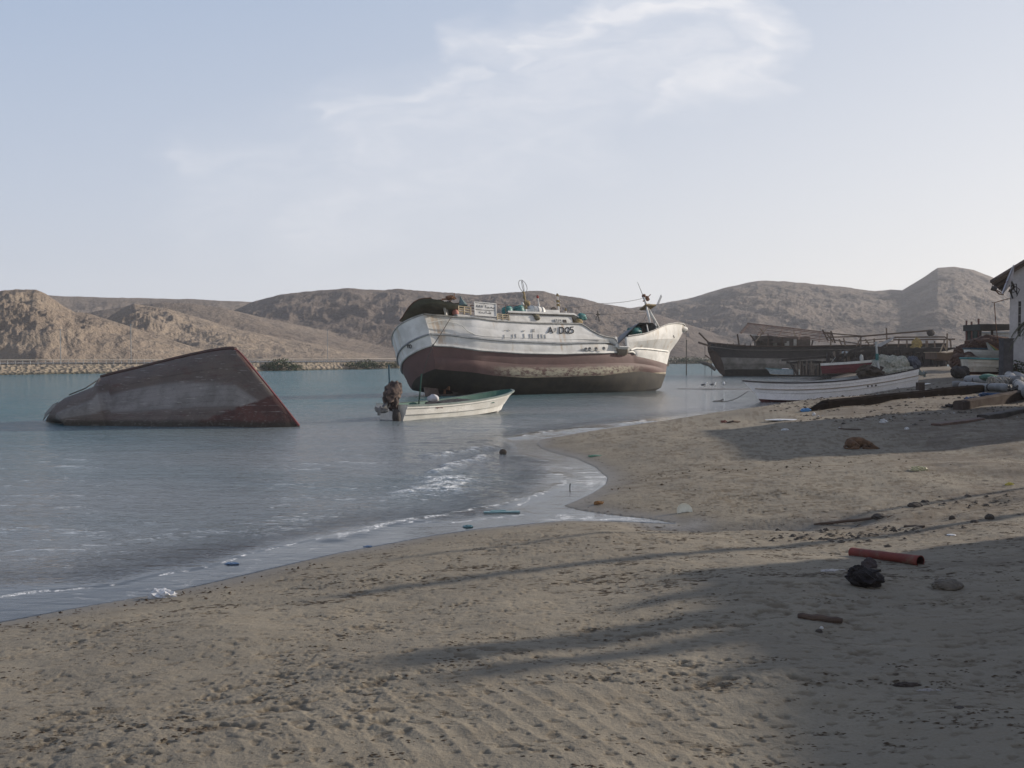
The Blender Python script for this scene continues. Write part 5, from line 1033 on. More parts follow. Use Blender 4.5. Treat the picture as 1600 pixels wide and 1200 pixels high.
m = MB(); a, b = PY(1531, 520, 74), PY(1600, 560, 74); m.box(((a[0]+b[0])/2+1.0, 76.5, (a[2]+b[2])/2), (b[0]-a[0], 5, a[2]-b[2]), rz(deg(-26))); wl2 = thing('low_building', 'low pale building seen beneath the dark canopy', 'building', (a[0]+2, 77, b[2])); obj('wall', m, worn('pale_plaster2', (.5,.49,.47), (.4,.39,.37), 1), wl2); m = MB(); m.box(((a[0]+b[0])/2+1.0, 76.5, a[2]+.05), (b[0]-a[0]+.4, 5.4, .12), rz(deg(-26))); obj('roof', m, greyp, wl2)
m = MB(); p, q = PY(1552, 524, 73.9), PY(1572, 536, 73.9); m.box(((p[0]+q[0])/2, 73.96, (p[2]+q[2])/2), (q[0]-p[0], .06, p[2]-q[2])); obj('door_panel', m, greyp, wl2)
# hauled-out boats
def side_boat(name, label, u0, u1, vt, vb, Y, mats, rk=2., L_=7.):
    o = thing(name, label, 'boat', PY((u0+u1)/2, vb, Y)); n = 16; S_ = np.linspace(0, 1, n); a0, a1 = PY(u0, vt, Y), PY(u0+rk, vb, Y); x1_ = a0[0]+L_
    def ln(f, dz, yo): 
        x = a0[0]+(a1[0]-a0[0])*f+(x1_-a0[0])*S_; w_ = yo*np.clip(.25+S_/.22, 0, 1)**.6*np.clip((1.02-S_)/.35, 0.05, 1)**.5; z = a0[2]+(a1[2]-a0[2])*f+dz*(.5-S_)**2*.6; return np.stack([x, Y+1.-w_, z], -1)
    R_ = [ln(1., 0, .35), ln(.8, 0, .75), ln(.5, .1, .9), ln(.47, .1, .95), ln(.1, .3, 1.), ln(0, .4, 1.05)]; m = MB()
    for i in range(5): gq = np.array([R_[i], R_[i+1]]); g3 = gq.copy(); g3[..., 1] = 2*(Y+1)-g3[..., 1]; m.grid(gq, 1 if i == 0 else 0); m.grid(g3, 1 if i == 0 else 0, flip=True)
    for i in range(5): m.add([R_[i][0], R_[i+1][0], R_[i+1][0]*[1,-1,1]+[0, 2*(Y+1), 0], R_[i][0]*[1,-1,1]+[0, 2*(Y+1), 0]], [(0,1,2,3)], 0)
    obj('hull', m, mats[:2], o, True); tp = R_[5]+np.array([0, 0, .02]); t2 = tp*[1,-1,1]+np.array([0, 2*(Y+1), 0]); m = MB(); m.tube(np.concatenate([tp[::-1], t2]), .06, 6); obj('gunwale', m, mats[2], o)
    ds_ = tp-np.array([0, 0, .22]); d2 = t2-np.array([0, 0, .22]); m = MB(); m.grid(np.array([ds_, d2])); obj('inside', m, deckm, o); return o
rw_ = worn('rust_stained_white', (.58,.54,.47), (.42,.38,.32), 1.6, .6, (.3,.16,.07), .7, True)
side_boat('hauled_boat', 'rust-stained white boat with teal gunwale hauled out beside the dark pillar', 1519.5, 1570, 562, 586, 53.5, [rw_, worn('rust_red_bottom', (.13,.05,.035), (.09,.045,.035), 3), worn('teal_rail', (.10,.24,.24), (.07,.17,.17), 3)], 4, 6.)
side_boat('hauled_boat', 'clean white boat with dark blue-edged gunwale resting behind the rust-stained one', 1523, 1570, 546.5, 563, 57.5, [white_f, worn('beige_bottom', (.3,.26,.2), (.2,.17,.14), 3), worn('dark_blue_rail', (.05,.09,.11), (.04,.06,.08), 3)], 3, 6.5)
# heaps of tarpaulin and nets
brt = worn('brown_tarpaulin', (.13,.075,.055), (.08,.05,.04), 2, .95, (.17,.13,.1), .3, False, 1, .08)
for i, (u, v, Y, r, mt, nm, lb, ct) in enumerate(((1550,540,60,(1.5,.8,.62),brt,'tarpaulin_heap','brown tarpaulin mound above the white hauled-out boat','tarpaulin'),(1505,566,58,(.75,.7,.62),brt,'tarpaulin_heap','lumpy brown tarpaulin heap left of the rust-stained boat','tarpaulin'),
     (1518,569,57,(.62,.6,.5),worn('tan_sacking', (.2,.16,.12), (.13,.1,.08), 4, .95, None, 0, False, 1, .08),'sacking_heap','tan sacking heap directly against the end of the rust-stained boat','sacking'),(1501,581,52,(.50,.4,.34),darkm,'dark_sack','black sack slumped on the beach left of the hauled boats','sack'),
     (1509,549,66,(.8,.5,.45),brt,'tarpaulin_heap','small brown tarpaulin heap at the foot of the teal shed','tarpaulin'))):
    m = MB(); p = PY(u, v, Y); m.blob(p, r, .35, 3.2, 60+i, nu=34, nv=20); solo(nm, m, mt, lb, ct)
m = MB(); a, b, c_ = PY(1543, 535, 56), PY(1565, 547.5, 56), PY(1551, 547.5, 56)
for k in range(5):
    w0, w1 = k/5, (k+1)/5; q0, q1 = b*(1-w0)+c_*w0, b*(1-w1)+c_*w1; m.add([a, q0, q1, a+[.0, .2, 0], q0+[0, .5, 0], q1+[0, .5, 0]], [(0,1,2),(3,5,4),(0,3,4,1),(1,4,5,2),(0,2,5,3)], k)
solo('striped_parasol', m, [worn(n_, c_, tuple(x*.7 for x in c_), 5) for n_, c_ in (('st_red', (.34,.12,.09)), ('st_orange', (.4,.24,.1)), ('st_yellow', (.42,.38,.14)), ('st_green', (.12,.28,.16)), ('st_white', (.45,.45,.42)))], 'folded parasol striped red, yellow and green lying over the white boat', 'parasol')
# weeds by the wall
def tuft(name, label, x, y, h, r, n, mt, cat='shrub', group=None, seed=1):
    rg = random.Random(seed); m = MB(); z = gz(x, y) if y < 100 else 1.0
    for k in range(n):
        a = rg.uniform(0, 6.28); q = r*rg.random()**.6; hh = h*(1-.6*(q/r)**2)*rg.uniform(.15, 1); p = np.array([x+q*math.cos(a), y+q*math.sin(a), z+hh]); s_ = h*.13*rg.uniform(.6, 1.4)
        d1 = np.array([rg.gauss(0, 1), rg.gauss(0, 1), rg.gauss(0, 1)]); d1 /= np.linalg.norm(d1); d2 = np.cross(d1, (rg.random(), .3, 1)); d2 /= np.linalg.norm(d2); m.add([p, p+d1*s_, p+d1*s_*.5+d2*s_*.7], [(0,1,2)])
    return m
gm_ = worn('mangrove_leaf', (.055,.075,.035), (.035,.05,.025), 2, .8)
def shrub(label, x, y, zb, h, r, n, seed, group=None):
    o = thing('shrub', label, 'shrub', (x, y, zb), None, group); rg = random.Random(seed); m = MB()
    for k in range(5): a = rg.uniform(0, 6.28); m.tube([(x, y, zb-.2), (x+r*.3*math.cos(a), y+r*.3*math.sin(a), zb+h*.5), (x+r*.5*math.cos(a), y+r*.5*math.sin(a), zb+h*.8)], .04*h, 5)
    obj('stem', m, palm_trunk, o); m = MB()
    for k in range(n):
        a = rg.uniform(0, 6.28); q = r*rg.random()**.5; hh = h*(1-.55*(q/r)**2)*rg.uniform(.1, 1); p = np.array([x+q*math.cos(a), y+q*math.sin(a)*.8, zb+hh]); s_ = .16*h*rg.uniform(.6, 1.5)
        d1 = np.array([rg.gauss(0, 1), rg.gauss(0, 1), rg.gauss(0, 1)]); d1 /= np.linalg.norm(d1); d2 = np.cross(d1, (rg.random(), .3, 1)); d2 /= np.linalg.norm(d2); m.add([p, p+d1*s_, p+d1*s_*.5+d2*s_*.7], [(0,1,2)])
    obj('foliage', m, gm_, o); return o
p = PY(1592, 585, YW-1); shrub('dark low bush against the foot of the house wall', p[0], p[1], gz(p[0], p[1]), .9, 1.1, 500, 3)
for i, (u, w_, h, lb) in enumerate(((420,1.8,1.0,'low bush at the foot of the embankment beside the capsized boat'),(438,3.2,1.8,'round dark bush on the embankment, first one right of the capsized boat'),(462,1.6,.8,'smallest bush on the embankment right of the capsized boat'),
    (556,3.0,1.3,'wide bush on the far bank, leftmost of the group by the big ship'),(574,2.6,1.5,'tall bush on the far bank in the middle of the group by the big ship'),(592,3.2,1.2,'flat bush on the far bank, nearest the stern of the big ship'),(618,2.5,1.1,'bush on the far bank half hidden by the stern of the big ship'),
    (1058,5,2.0,'bush on the far bank just right of the bow of the big ship'),(1080,5,2.0,'bush on the far bank midway between the big ship and the dhow'),(1098,5,1.8,'bush on the far bank touching the prow of the dhow'))):
    yb = float(np.interp(u, ku, Ysh))+.6; shrub(lb, (u-800)/1500*yb, yb, .25, h, w_*.8, 900, 20+i, 'bushes along the far bank')
# guard rail and poles along the far road
ga = thing('guard_rail', 'long low guard rail along the road on the far embankment', 'guard rail', ((300-800)/1500*140, 140, 1.25))
m = MB(); uu = np.linspace(-60, 640, 60); yy = np.interp(uu, ku, Ysh)+5.2; pts = np.stack([(uu-800)/1500*yy, yy, 0*yy+1.85], -1); m.tube(pts, .055, 5); obj('rail', m, worn('galvanised', (.36,.33,.29), (.28,.26,.23), 1), ga)
for k in range(0, 60, 1): m = MB(); m.beam(pts[k]-[0, -.1, .75], pts[k]-[0, -.1, 0], .07); obj('post', m, greyp, ga)
for i, (u, h, lb) in enumerate(((205,6,'thin pole on the far bank left of the capsized boat'),(95,5,'thin pole on the far bank near the left edge of the photo'),(512,6,'thin pole on the far bank between the two wrecked hulls'),(618,7,'thin pole on the far bank by the stern of the big ship'))):
    yb = float(np.interp(u, ku, Ysh))+10; m = MB(); x = (u-800)/1500*yb; m.tube([(x, yb, 1.2), (x, yb, 1.2+h)], .055, 6); m.beam((x-.4, yb, 1.1+h), (x+.4, yb, 1.1+h), .06); solo('utility_pole', m, greyp, lb, 'pole', 'poles on the far bank')
m = MB(); p = P0(1072.5, 569); p = PY(1072.5, 566, 120); m.tube([(p[0], 120, -.5), (p[0], 120, PY(1072, 531, 120)[2])], .07, 6); solo('mooring_stake', m, rope_m, 'thin dark stake in the water just right of the big ship bow', 'stake')

# ================================================================== TIMBERS, PIPES, DOG, GULLS
tar = worn('tarred_timber', (.022,.018,.017), (.014,.012,.011), 2.5, .95, (.035,.03,.025), .1, spec=0.)
mot = worn('mottled_timber', (.085,.07,.062), (.05,.038,.034), 2.2, .95, (.14,.12,.10), .2, spec=.03)
def gbeam(name, u0, v0, u1, v1, w, h, mt, label, cat, taper=False, group=None, lift=0.):
    a, b = G(u0, v0), G(u1, v1); n = 14; pts = np.array([a*(1-k/n)+b*k/n for k in range(n+1)]); rg = np.random.default_rng(int(u0)); d = (b-a)/np.linalg.norm(b-a); s_ = np.cross(d, (0, 0, 1.)); s_ /= np.linalg.norm(s_)
    pts[:, 2] += np.max(Hbase(pts[:, 0], pts[:, 1])-pts[:, 2])*.5-.02; m = MB(); g = []
    for i, p in enumerate(pts):
        k = 1. if not taper else min(1, .25+i*.75); ww, hh = w*k*(1+.03*rg.normal()), h*k*(1+.03*rg.normal()); g.append([p-s_*ww/2-[0, 0, .05], p-s_*ww/2+[0, 0, hh*.85], p-s_*ww*.3+[0, 0, hh], p+s_*ww*.3+[0, 0, hh], p+s_*ww/2+[0, 0, hh*.85], p+s_*ww/2-[0, 0, .05]])
    g = np.array(g); m.grid(g, closed=True, flip=True); m.add(g[0], [tuple(range(6))]); m.add(g[-1], [tuple(range(6))[::-1]]); return solo(name, m, mt, label, cat, group)
gbeam('squared_log', 1266, 642, 1532, 612, .34, .27, tar, 'long dark squared log lying from the waterline up the beach', 'log', True)
gbeam('squared_log', 1497, 641, 1606, 621, .30, .30, mot, 'mottled grey and brown squared log at the right below the pipes', 'log')
gbeam('plank', 1462, 665, 1532, 656, .25, .07, worn('reddish_plank', (.12,.075,.06), (.08,.055,.045), 3), 'flat reddish plank half buried in the shaded sand', 'plank')
gbeam('squared_log', 1535, 654, 1612, 640, .3, .12, darkm, 'half-buried dark log low at the right edge below the mottled log', 'log')
m = MB(); p = G(1443, 618)+[0, .3, .2]; m.box(p+[0, 0, .14], (.22, .3, .30)); solo('wood_block', m, mot, 'small upright wood block on top of the long dark log', 'block')
pipe = worn('grey_pipe', (.23,.23,.23), (.15,.15,.15), 2.2, .6, (.14,.11,.09), .45)
def gpipe(u0, v0, u1, v1, r, label, dz0=0., dz1=0.):
    a, b = G(u0, v0)+[0, 0, r+dz0], G(u1, v1)+[0, 0, r+dz1]; o = thing('mast_pole', label, 'pole', a, None, 'grey poles piled at the right'); m = MB(); m.tube([a*(1-k/10)+b*k/10+np.array([0, 0, .02*math.sin(k)]) for k in range(11)], r, 14); obj('shaft', m, pipe, o, True)
    for k in (.2, .62):
        m = MB(); q = a*(1-k)+b*k; d = (b-a)/np.linalg.norm(b-a); m.tube([q-d*.06, q+d*.06], r*1.04, 12); obj('band', m, darkm, o, False)
gpipe(1503, 609, 1578, 613, .16, 'grey pole lying level, nearest the mottled log'); gpipe(1512, 602, 1592, 606, .20, 'thick banded grey pole lying level behind the nearest one', .05, .1)
gpipe(1576, 597, 1606, 628, .19, 'banded grey pole lying across the others and pointing towards the camera', .15, .1); gpipe(1586, 594, 1625, 612, .17, 'grey pole at the far right of the pile beside the wall foot', .1, .1)
gpipe(1490, 606, 1520, 604, .15, 'short darker pole end sticking out left of the pile')
def on_g(u, v, dz=0.): return G(u, v)+np.array([0, 0, dz])
def coil(u, v, r, n, mt, label, cat='rope', w=.02, sq=.35, seed=1, nm='rope_coil'):
    rg = random.Random(seed); c0 = on_g(u, v); pts = []
    for k in range(n*12): a = k/12*6.28; rr = r*(.55+.45*rg.random()); pts.append(c0+np.array([rr*math.cos(a), rr*math.sin(a)*1.2, w+rg.random()*r*sq])) 
    m = MB(); m.tube(pts, w, 4); return solo(nm, m, mt, label, cat)
blue_r = worn('blue_rope', (.03,.07,.16), (.02,.045,.09), 6)
coil(1552, 623, .45, 7, blue_r, 'tangle of blue rope in front of the grey poles', seed=2, w=.03); coil(1522, 627, .28, 4, blue_r, 'small blue rope tangle left of the larger one', seed=3, w=.03); coil(1561, 606, .5, 6, worn('pale_rope', (.35,.33,.3), (.2,.19,.17), 6), 'pale rope wound over the grey poles', seed=5, w=.02, sq=.9); coil(1590, 618, .4, 6, rope_m, 'dark rope snarled round the crossing pole at the right edge', seed=6, w=.03, sq=.9)
coil(1488, 637, .22, 4, darkm, 'dark rag of rope beside the end of the mottled log', seed=8, w=.03)
m = MB(); p = on_g(1549, 604); m.blob(p+[0, .3, .38], (.36, .3, .15), .12, 3, 3, nu=26); solo('green_net_ball', m, worn('green_net', (.08,.17,.135), (.05,.11,.085), 12, .95), 'rolled green netting lying on top of the grey poles', 'net')
m = MB(); m.box(on_g(1440, 603, .06), (.85, .4, .03), np.array([[.98, 0, -.17], [0, 1, 0], [.17, 0, .98]])); solo('white_board', m, white_f, 'flat white board on the sand behind the stern of the long white skiff', 'board')
# sleeping dog
def fused(name, parts, mats, label, cat, voxel=.02, group=None, smooth=True, matfn=None):
    m = MB()
    for fn in parts: fn(m)
    o = solo(name, m, mats, label, cat, group, smooth); md = o.modifiers.new('remesh', 'REMESH'); md.mode = 'VOXEL'; md.voxel_size = voxel; md.use_smooth_shade = True
    sm = o.modifiers.new('smooth', 'SMOOTH'); sm.iterations = 3; sm.factor = .5
    return o
SCL = [.78]
def TB(p, r, n=10):
    return lambda m: m.tube([p[0]+(p[0]-p[1])*1e-3]+list(p)+[p[-1]], [0.001]+[q*SCL[0] for q in r]+[0.001], n)
dg = on_g(1342, 701); 
def dp(x, y, z): return dg+np.array([x, y, z])*.78
dogm = worn('tan_fur', (.17,.10,.058), (.085,.05,.032), 7, .95, (.23,.16,.10), .3, False, 1, .01)
dparts = [TB([dp(-.33,.05,.10), dp(-.25,.08,.15), dp(-.12,.10,.175), dp(.02,.08,.165), dp(.14,.05,.16), dp(.22,.0,.13)], [.07,.13,.15,.155,.13,.08], 14),   # trunk curled on the ground
 TB([dp(.16,.03,.17), dp(.24,-.06,.14), dp(.29,-.14,.10), dp(.30,-.19,.08)], [.09,.085,.07,.055], 12),                                     # neck folded forward
 TB([dp(.30,-.16,.085), dp(.29,-.23,.085), dp(.33,-.29,.06), dp(.385,-.325,.045), dp(.42,-.34,.04)], [.06,.075,.06,.038,.028], 12),         # head with muzzle on the sand
 TB([dp(.30,-.20,.15), dp(.27,-.19,.18), dp(.25,-.2,.165)], [.03,.022,.012], 8), TB([dp(.24,-.25,.13), dp(.215,-.27,.155), dp(.2,-.285,.135)], [.028,.022,.010], 8),   # ears
 TB([dp(-.25,.0,.14), dp(-.20,-.12,.12), dp(-.10,-.20,.07), dp(-.20,-.24,.045), dp(-.30,-.25,.035), dp(-.16,-.27,.03), dp(-.08,-.27,.028)], [.13,.115,.07,.045,.04,.032,.03], 10),  # hind leg folded
 TB([dp(.18,-.02,.10), dp(.12,-.14,.06), dp(.05,-.20,.045), dp(.16,-.25,.035), dp(.27,-.30,.03), dp(.33,-.33,.025)], [.08,.055,.042,.034,.028,.03], 10),
 TB([dp(.22,.0,.08), dp(.30,-.03,.05), dp(.40,-.10,.035), dp(.45,-.2,.03), dp(.47,-.26,.025)], [.06,.045,.035,.028,.03], 10),
 TB([dp(-.33,.04,.10), dp(-.42,-.05,.06), dp(-.44,-.16,.035), dp(-.38,-.27,.03), dp(-.28,-.32,.03)], [.045,.035,.028,.024,.015], 8)]
dog = fused('sleeping_dog', dparts, dogm, 'tan dog curled up asleep on the shaded sand', 'dog', .009)
m = MB(); m.blob(dp(.425,-.345,.045), (.018, .016, .014), 0, 1, 1, 8, 6); o = bpy.data.objects.new('nose', mesh_from('nose', np.concatenate(m.v)-np.array(dog.location), m.f, darkm)); col.objects.link(o); o.parent = dog
SCL[0] = 1.15
# gulls
gul_w = worn('gull_white', (.7,.7,.68), (.6,.6,.6), 9, .8); gul_g = worn('gull_grey', (.10,.10,.11), (.06,.06,.065), 9, .8)
def gull(u, v, ang, label):
    b = P0(u, v, .02); R3 = rz(ang); q = lambda x, y, z: b+R3@np.array([x, y, z])*1.15
    o = fused('gull', [TB([q(-.20,0,.19), q(-.10,0,.20), q(0,0,.20), q(.10,0,.22), q(.15,0,.27), q(.17,0,.32), q(.19,0,.35), q(.225,0,.345)], [.02,.055,.08,.075,.05,.036,.04,.018], 12),
       TB([q(.21,0,.345), q(.27,0,.33)], [.014,.006], 6), TB([q(.02,.03,.16), q(.02,.03,.0), q(.05,.03,-.03)], [.012,.009,.008], 6), TB([q(.02,-.03,.16), q(.02,-.03,.0), q(.05,-.03,-.03)], [.012,.009,.008], 6)], gul_w, label, 'gull', .012, 'gulls standing in the shallows')
    for s_ in (1, -1):
        m = MB(); m.blob(q(-.06, .062*s_, .225), (.17, .028, .055), .05, 1, 2, 16, 10, rot=R3@np.array([[.97, 0, -.2], [0, 1, 0], [.2, 0, .97]])); me_ = mesh_from('wing', np.concatenate(m.v)-np.array(o.location), m.f, gul_g, smooth=True); w_ = bpy.data.objects.new('wing', me_); col.objects.link(w_); w_.parent = o
gull(1100, 606.5, .1, 'leftmost of the three gulls, body level and facing right'); gull(1114, 606, .25, 'middle gull of the three, facing right with head raised'); gull(1131.5, 605.5, 1.4, 'rightmost gull, slimmest of the three and turned end-on')
b = P0(1125, 608, .0); m = MB(); m.blob(b, (3.4, .9, .045), .3, 2, 5, 40, 10); mb_ = solo('mud_spit', m, worn('wet_mud', (.12,.10,.08), (.09,.075,.06), 2, .5), None, None); tag(mb_, kind='structure')

# ================================================================== LITTER AND BITS ON THE BEACH
plas_w = worn('white_plastic', (.62,.62,.62), (.45,.45,.45), 12, .4)
def crumple(nm, u, v, wpx, hpx, mt, label, cat, seed=1, amp=.7, zoff=0., deep=.6, rotz=0.):
    c0 = G(u, v); s_ = c0[1]/FOC; rx = wpx/2*s_; rz_ = hpx*s_*.55; m = MB(); m.blob(c0+[0, rx*.2, rz_*.45+zoff], (rx, rx*deep, max(rz_, .012)), amp, 3.6, seed, nu=34, nv=18, rot=rz(rotz)); return solo(nm, m, mt, label, cat)
crumple('plastic_bag', 252, 935, 46, 14, plas_w, 'crumpled clear white plastic bag lying at the water edge', 'bag', 3)
blu = worn('blue_plastic', (.08,.17,.36), (.05,.12,.27), 8, .4); blu2 = worn('faded_blue_film', (.17,.25,.38), (.12,.19,.3), 8, .4); tea = worn('teal_plastic_scrap', (.17,.30,.32), (.12,.22,.24), 8, .4)
crumple('blue_wrapper', 362, 882, 22, 3.5, blu2, 'crumpled bright blue wrapper in the swash left of the bay', 'wrapper', 5, deep=.4)
m = MB(); a, b = P0(756, 800.5, .02), P0(812, 799.5, .02); m.beam(a, b, .09, .02); m.beam(a+[.1, .05, .01], a*.4+b*.6+[0, .07, .01], .05, .02); solo('teal_strip', m, tea, 'long thin teal strip floating in the shallow swash', 'strip')
crumple('teal_wrapper', 731, 824, 14, 4, tea, 'small teal wrapper in the wet sand below the long teal strip', 'wrapper', 7)
crumple('blue_scrap', 575, 855, 12, 2.5, blu2, 'tiny blue scrap at the wet sand edge', 'scrap', 8, deep=.4)
crumple('bright_blue_bag', 1259, 643, 14, 6, worn('sky_blue_plastic', (.12,.3,.55), (.08,.2,.4), 8, .4), 'bright blue bag against the low end of the long dark log', 'bag', 9)
crumple('green_bottle', 930, 714, 22, 4, worn('green_plastic', (.12,.26,.16), (.25,.33,.26), 10, .4), 'pale green squashed bottle on the smooth spit', 'bottle', 10, .3, deep=.3)
crumple('orange_leaf', 936, 788, 14, 6, worn('orange_brown', (.30,.15,.05), (.2,.11,.05), 8), 'orange-brown dead leaf near the tip of the spit', 'leaf', 11)
crumple('yellow_bag', 1437, 736, 24, 9, worn('pale_yellow_plastic', (.52,.48,.30), (.42,.38,.22), 8, .5), 'pale yellow crumpled bag on the open sand at the right', 'bag', 12)
crumple('yellow_scrap', 1578, 759, 12, 6, worn('bright_yellow_plastic', (.6,.5,.12), (.5,.4,.1), 8, .5), 'bright yellow scrap on the sand at the right edge', 'scrap', 13)
crumple('red_rag', 1132, 661, 10, 5, worn('dull_red_cloth', (.22,.09,.07), (.15,.07,.055), 8), 'dull red rag on the sand near the long log', 'rag', 14)
m = MB(); m.tube([on_g(1137, 661, .02), on_g(1146, 661, .05), on_g(1156, 660, .02)], .03, 5, jit=.5); solo('driftwood', m, br_, 'short brown driftwood just right of the dull red rag', 'driftwood')
# half-buried white dish
p = on_g(1070, 801); m = MB(); ring = []
for r_ in np.linspace(.001, .118, 6): ring.append([p+np.array([r_*math.cos(a), .03+r_*.35*math.sin(a)-.02*(r_/.118)**2, .02+r_*.94*math.sin(a)]) for a in np.linspace(0, 2*math.pi, 26, endpoint=False)])
m.grid(np.array(ring), closed=True); m.grid(np.array(ring)+[0, .012, 0], closed=True, flip=True); solo('white_plate', m, worn('chipped_enamel', (.8,.77,.64), (.66,.63,.5), 10, .5, (.2,.2,.12), .3), 'round white plate standing half buried in the sand', 'plate', smooth=True)
for (u, v, w, h, lb, sd_) in ((786,709,11,9,'dark stone poking out of the shallow water below the green skiff',21),(1375,810,24,9,'domed grey stone at the end of the long stick',22),(1431,793,22,10,'lumpy dark stone on the pale sand above the domed grey one',23),
      (1446,786,12,6,'small dark stone right of the lumpy one',24),(1488,812,10,8,'small brown stone on the debris slope, left of the round one',25),(1547,811,14,10,'round brown stone on the debris slope at the right',26),
      (1523,818,12,7,'flat brown stone between the two others on the debris slope',27),(1482,922,46,20,'sand-covered lump right of the black bundle',28),(1592,1056,9,9,'lone round stone at the right edge in the building shade',29),
      (1458,1118,16,8,'low dark stone in the shade near the bottom right',30),(1500,1112,20,10,'grey-blue stone in the shade near the bottom right',31),(1280,988,11,6,'dark chip under the short stick',32),(1240,838,9,4,'tiny dark pebble on the sand below the gully',33)):
    crumple('stone', u, v, w, h, worn('beach_stone', (.085,.07,.058), (.055,.047,.04), 10, .9) if sd_ != 28 else worn('sandy_lump', (.13,.11,.085), (.09,.075,.06), 10), lb, 'stone', sd_, .25, deep=.8)
crumple('shell', 1304, 823, 10, 8, worn('shell_white', (.5,.46,.38), (.38,.34,.28), 10), 'white shell on the sand by the long thin stick', 'shell', 34, .2)
crumple('flat_litter', 1487, 837, 15, 3, plas_w, 'flat grey-white disc on the debris slope', 'litter', 35, .1)
crumple('white_scrap', 1381, 661, 12, 7, plas_w, 'white scrap in the rubbish above the sleeping dog', 'scrap', 36); crumple('white_scrap', 1228, 673, 12, 4, plas_w, 'small white block-like scrap left of the sleeping dog', 'scrap', 37); crumple('white_scrap', 1417, 672, 6, 5, plas_w, 'tiny white scrap right of the rubbish above the dog', 'scrap', 38)
crumple('white_scrap', 1272, 649, 5, 5, plas_w, 'tiny pale scrap just below the low end of the long log', 'scrap', 39); crumple('white_scrap', 1284, 983, 5, 5, plas_w, 'tiny white shell chip under the short stick', 'scrap', 44)
m = MB(); m.blob(on_g(1222, 657, .02), (.5, .22, .025), .2, 2, 3); solo('white_sheet', m, plas_w, 'thin white sheet lying flat on the sand below the long log', 'sheet')
crumple('clear_sheet', 1308, 895, 50, 5, worn('clear_film', (.26,.235,.22), (.2,.18,.165), 8, .35), 'thin grey plastic film spread left of the black bundle', 'plastic sheet', 41, .4, -.003, .5)
crumple('pale_film', 1455, 1082, 36, 4, worn('clear_film', 0, 0), 'pale plastic film in the shade near the bottom right', 'plastic sheet', 42, .5, -.002, .4)
crumple('dark_weed_clump', 1418, 1074, 40, 7, worn('weed_dark', (.04,.03,.025), (.06,.045,.035), 10), 'dark weed clump left of the pale film', 'seaweed', 43, .7, deep=.3)
for (u0, v0, u1, v1, r, lb) in ((1272,822,1366,812,.020,'long thin dark stick ending at the domed stone'),(1413,824,1444,825,.016,'short stick on the debris slope'),(1247,968,1316,976,.026,'short thick dark stick lying alone in the shade'),(1386,809,1452,797,.012,'thin stick running right of the domed stone'),(1310,671,1345,673,.02,'thin dark stick in the rubbish above the sleeping dog')):
    a, b = on_g(u0, v0, r), on_g(u1, v1, r); m = MB(); n = 9; m.tube([a*(1-k/n)+b*k/n+[0, 0, r*.15*math.sin(k*1.7)] for k in range(n+1)], [r*(1-.3*abs(2*k/n-1)**3) for k in range(n+1)], 8, jit=.1); solo('stick', m, br_, lb, 'stick')
m = MB(); p = P0(890.5, 763, .0); m.tube([p-[0, 0, .05], p+[0, 0, .05], p+[.01, 0, .085]], .010, 5); solo('upright_stick', m, tar, 'tiny stick standing upright in the shallow water of the bay', 'stick')
# red pipe (hollow, slightly bent) and the black bundle
red_p = worn('red_pipe', (.20,.04,.028), (.14,.034,.026), 4, .7, (.15,.10,.07), .7)
a, b = on_g(1332, 870), on_g(1438, 884); d = b-a; R_o = .048; n = 16
pts = [a+d*k/n+np.array([0, 0, R_o+.012*math.sin(math.pi*k/n)-.006]) +np.array([0, -.035*math.sin(math.pi*k/n), 0]) for k in range(n+1)]; rr = [R_o*(.95+.16*abs(2*k/n-1)**2.5) for k in range(n+1)]
rpo = thing('red_pipe', 'rusty red plastic pipe lying on the shaded sand behind the black bundle', 'pipe', a); m = MB(); m.tube(pts, rr, 20, caps=False); m.tube(pts, [x*.86 for x in rr], 20, mi=1, caps=False)
for e in (0, n):
    c_ = pts[e]; s1 = np.cross(d/np.linalg.norm(d), (0, 0, 1.)); ring = [[c_+r_*(math.cos(t_)*s1+math.sin(t_)*np.array([0, 0, 1.])) for t_ in np.linspace(0, 2*math.pi, 20, endpoint=False)] for r_ in (rr[e]*.86, rr[e])]; m.grid(np.array(ring), closed=True)
obj('tube', m, [red_p, worn('pipe_inside', (.05,.02,.018), (.03,.018,.016), 5)], rpo, True)
blk_m = worn('black_plastic', (.016,.013,.013), (.03,.024,.023), 6, .6, (.06,.05,.045), .3, False, .6, .01, spec=.2)
c0 = on_g(1353, 918); m = MB(); m.blob(c0+[0, .02, .07], (.135, .11, .08), .42, 3.4, 51, nu=60, nv=40); m.blob(c0+[-.04, .03, .10], (.08, .08, .06), .6, 5, 53, nu=40, nv=24)
m.add([c0+[-.13, -.02, .10], c0+[-.16, -.01, .115], c0+[-.04, -.02, .15], c0+[.12, .0, .15], c0+[.13, .02, .13], c0+[0, -.06, .12]], [(0,1,2,5),(5,2,3,4)]); solo('black_bundle', m, blk_m, 'torn black plastic bundle lying in front of the red pipe', 'bundle')
crumple('grey_rag', 1358, 890, 24, 20, worn('grey_rag', (.075,.06,.06), (.045,.037,.037), 8, .8), 'wrinkled grey rag standing between black bundle and red pipe', 'rag', 52, .5)
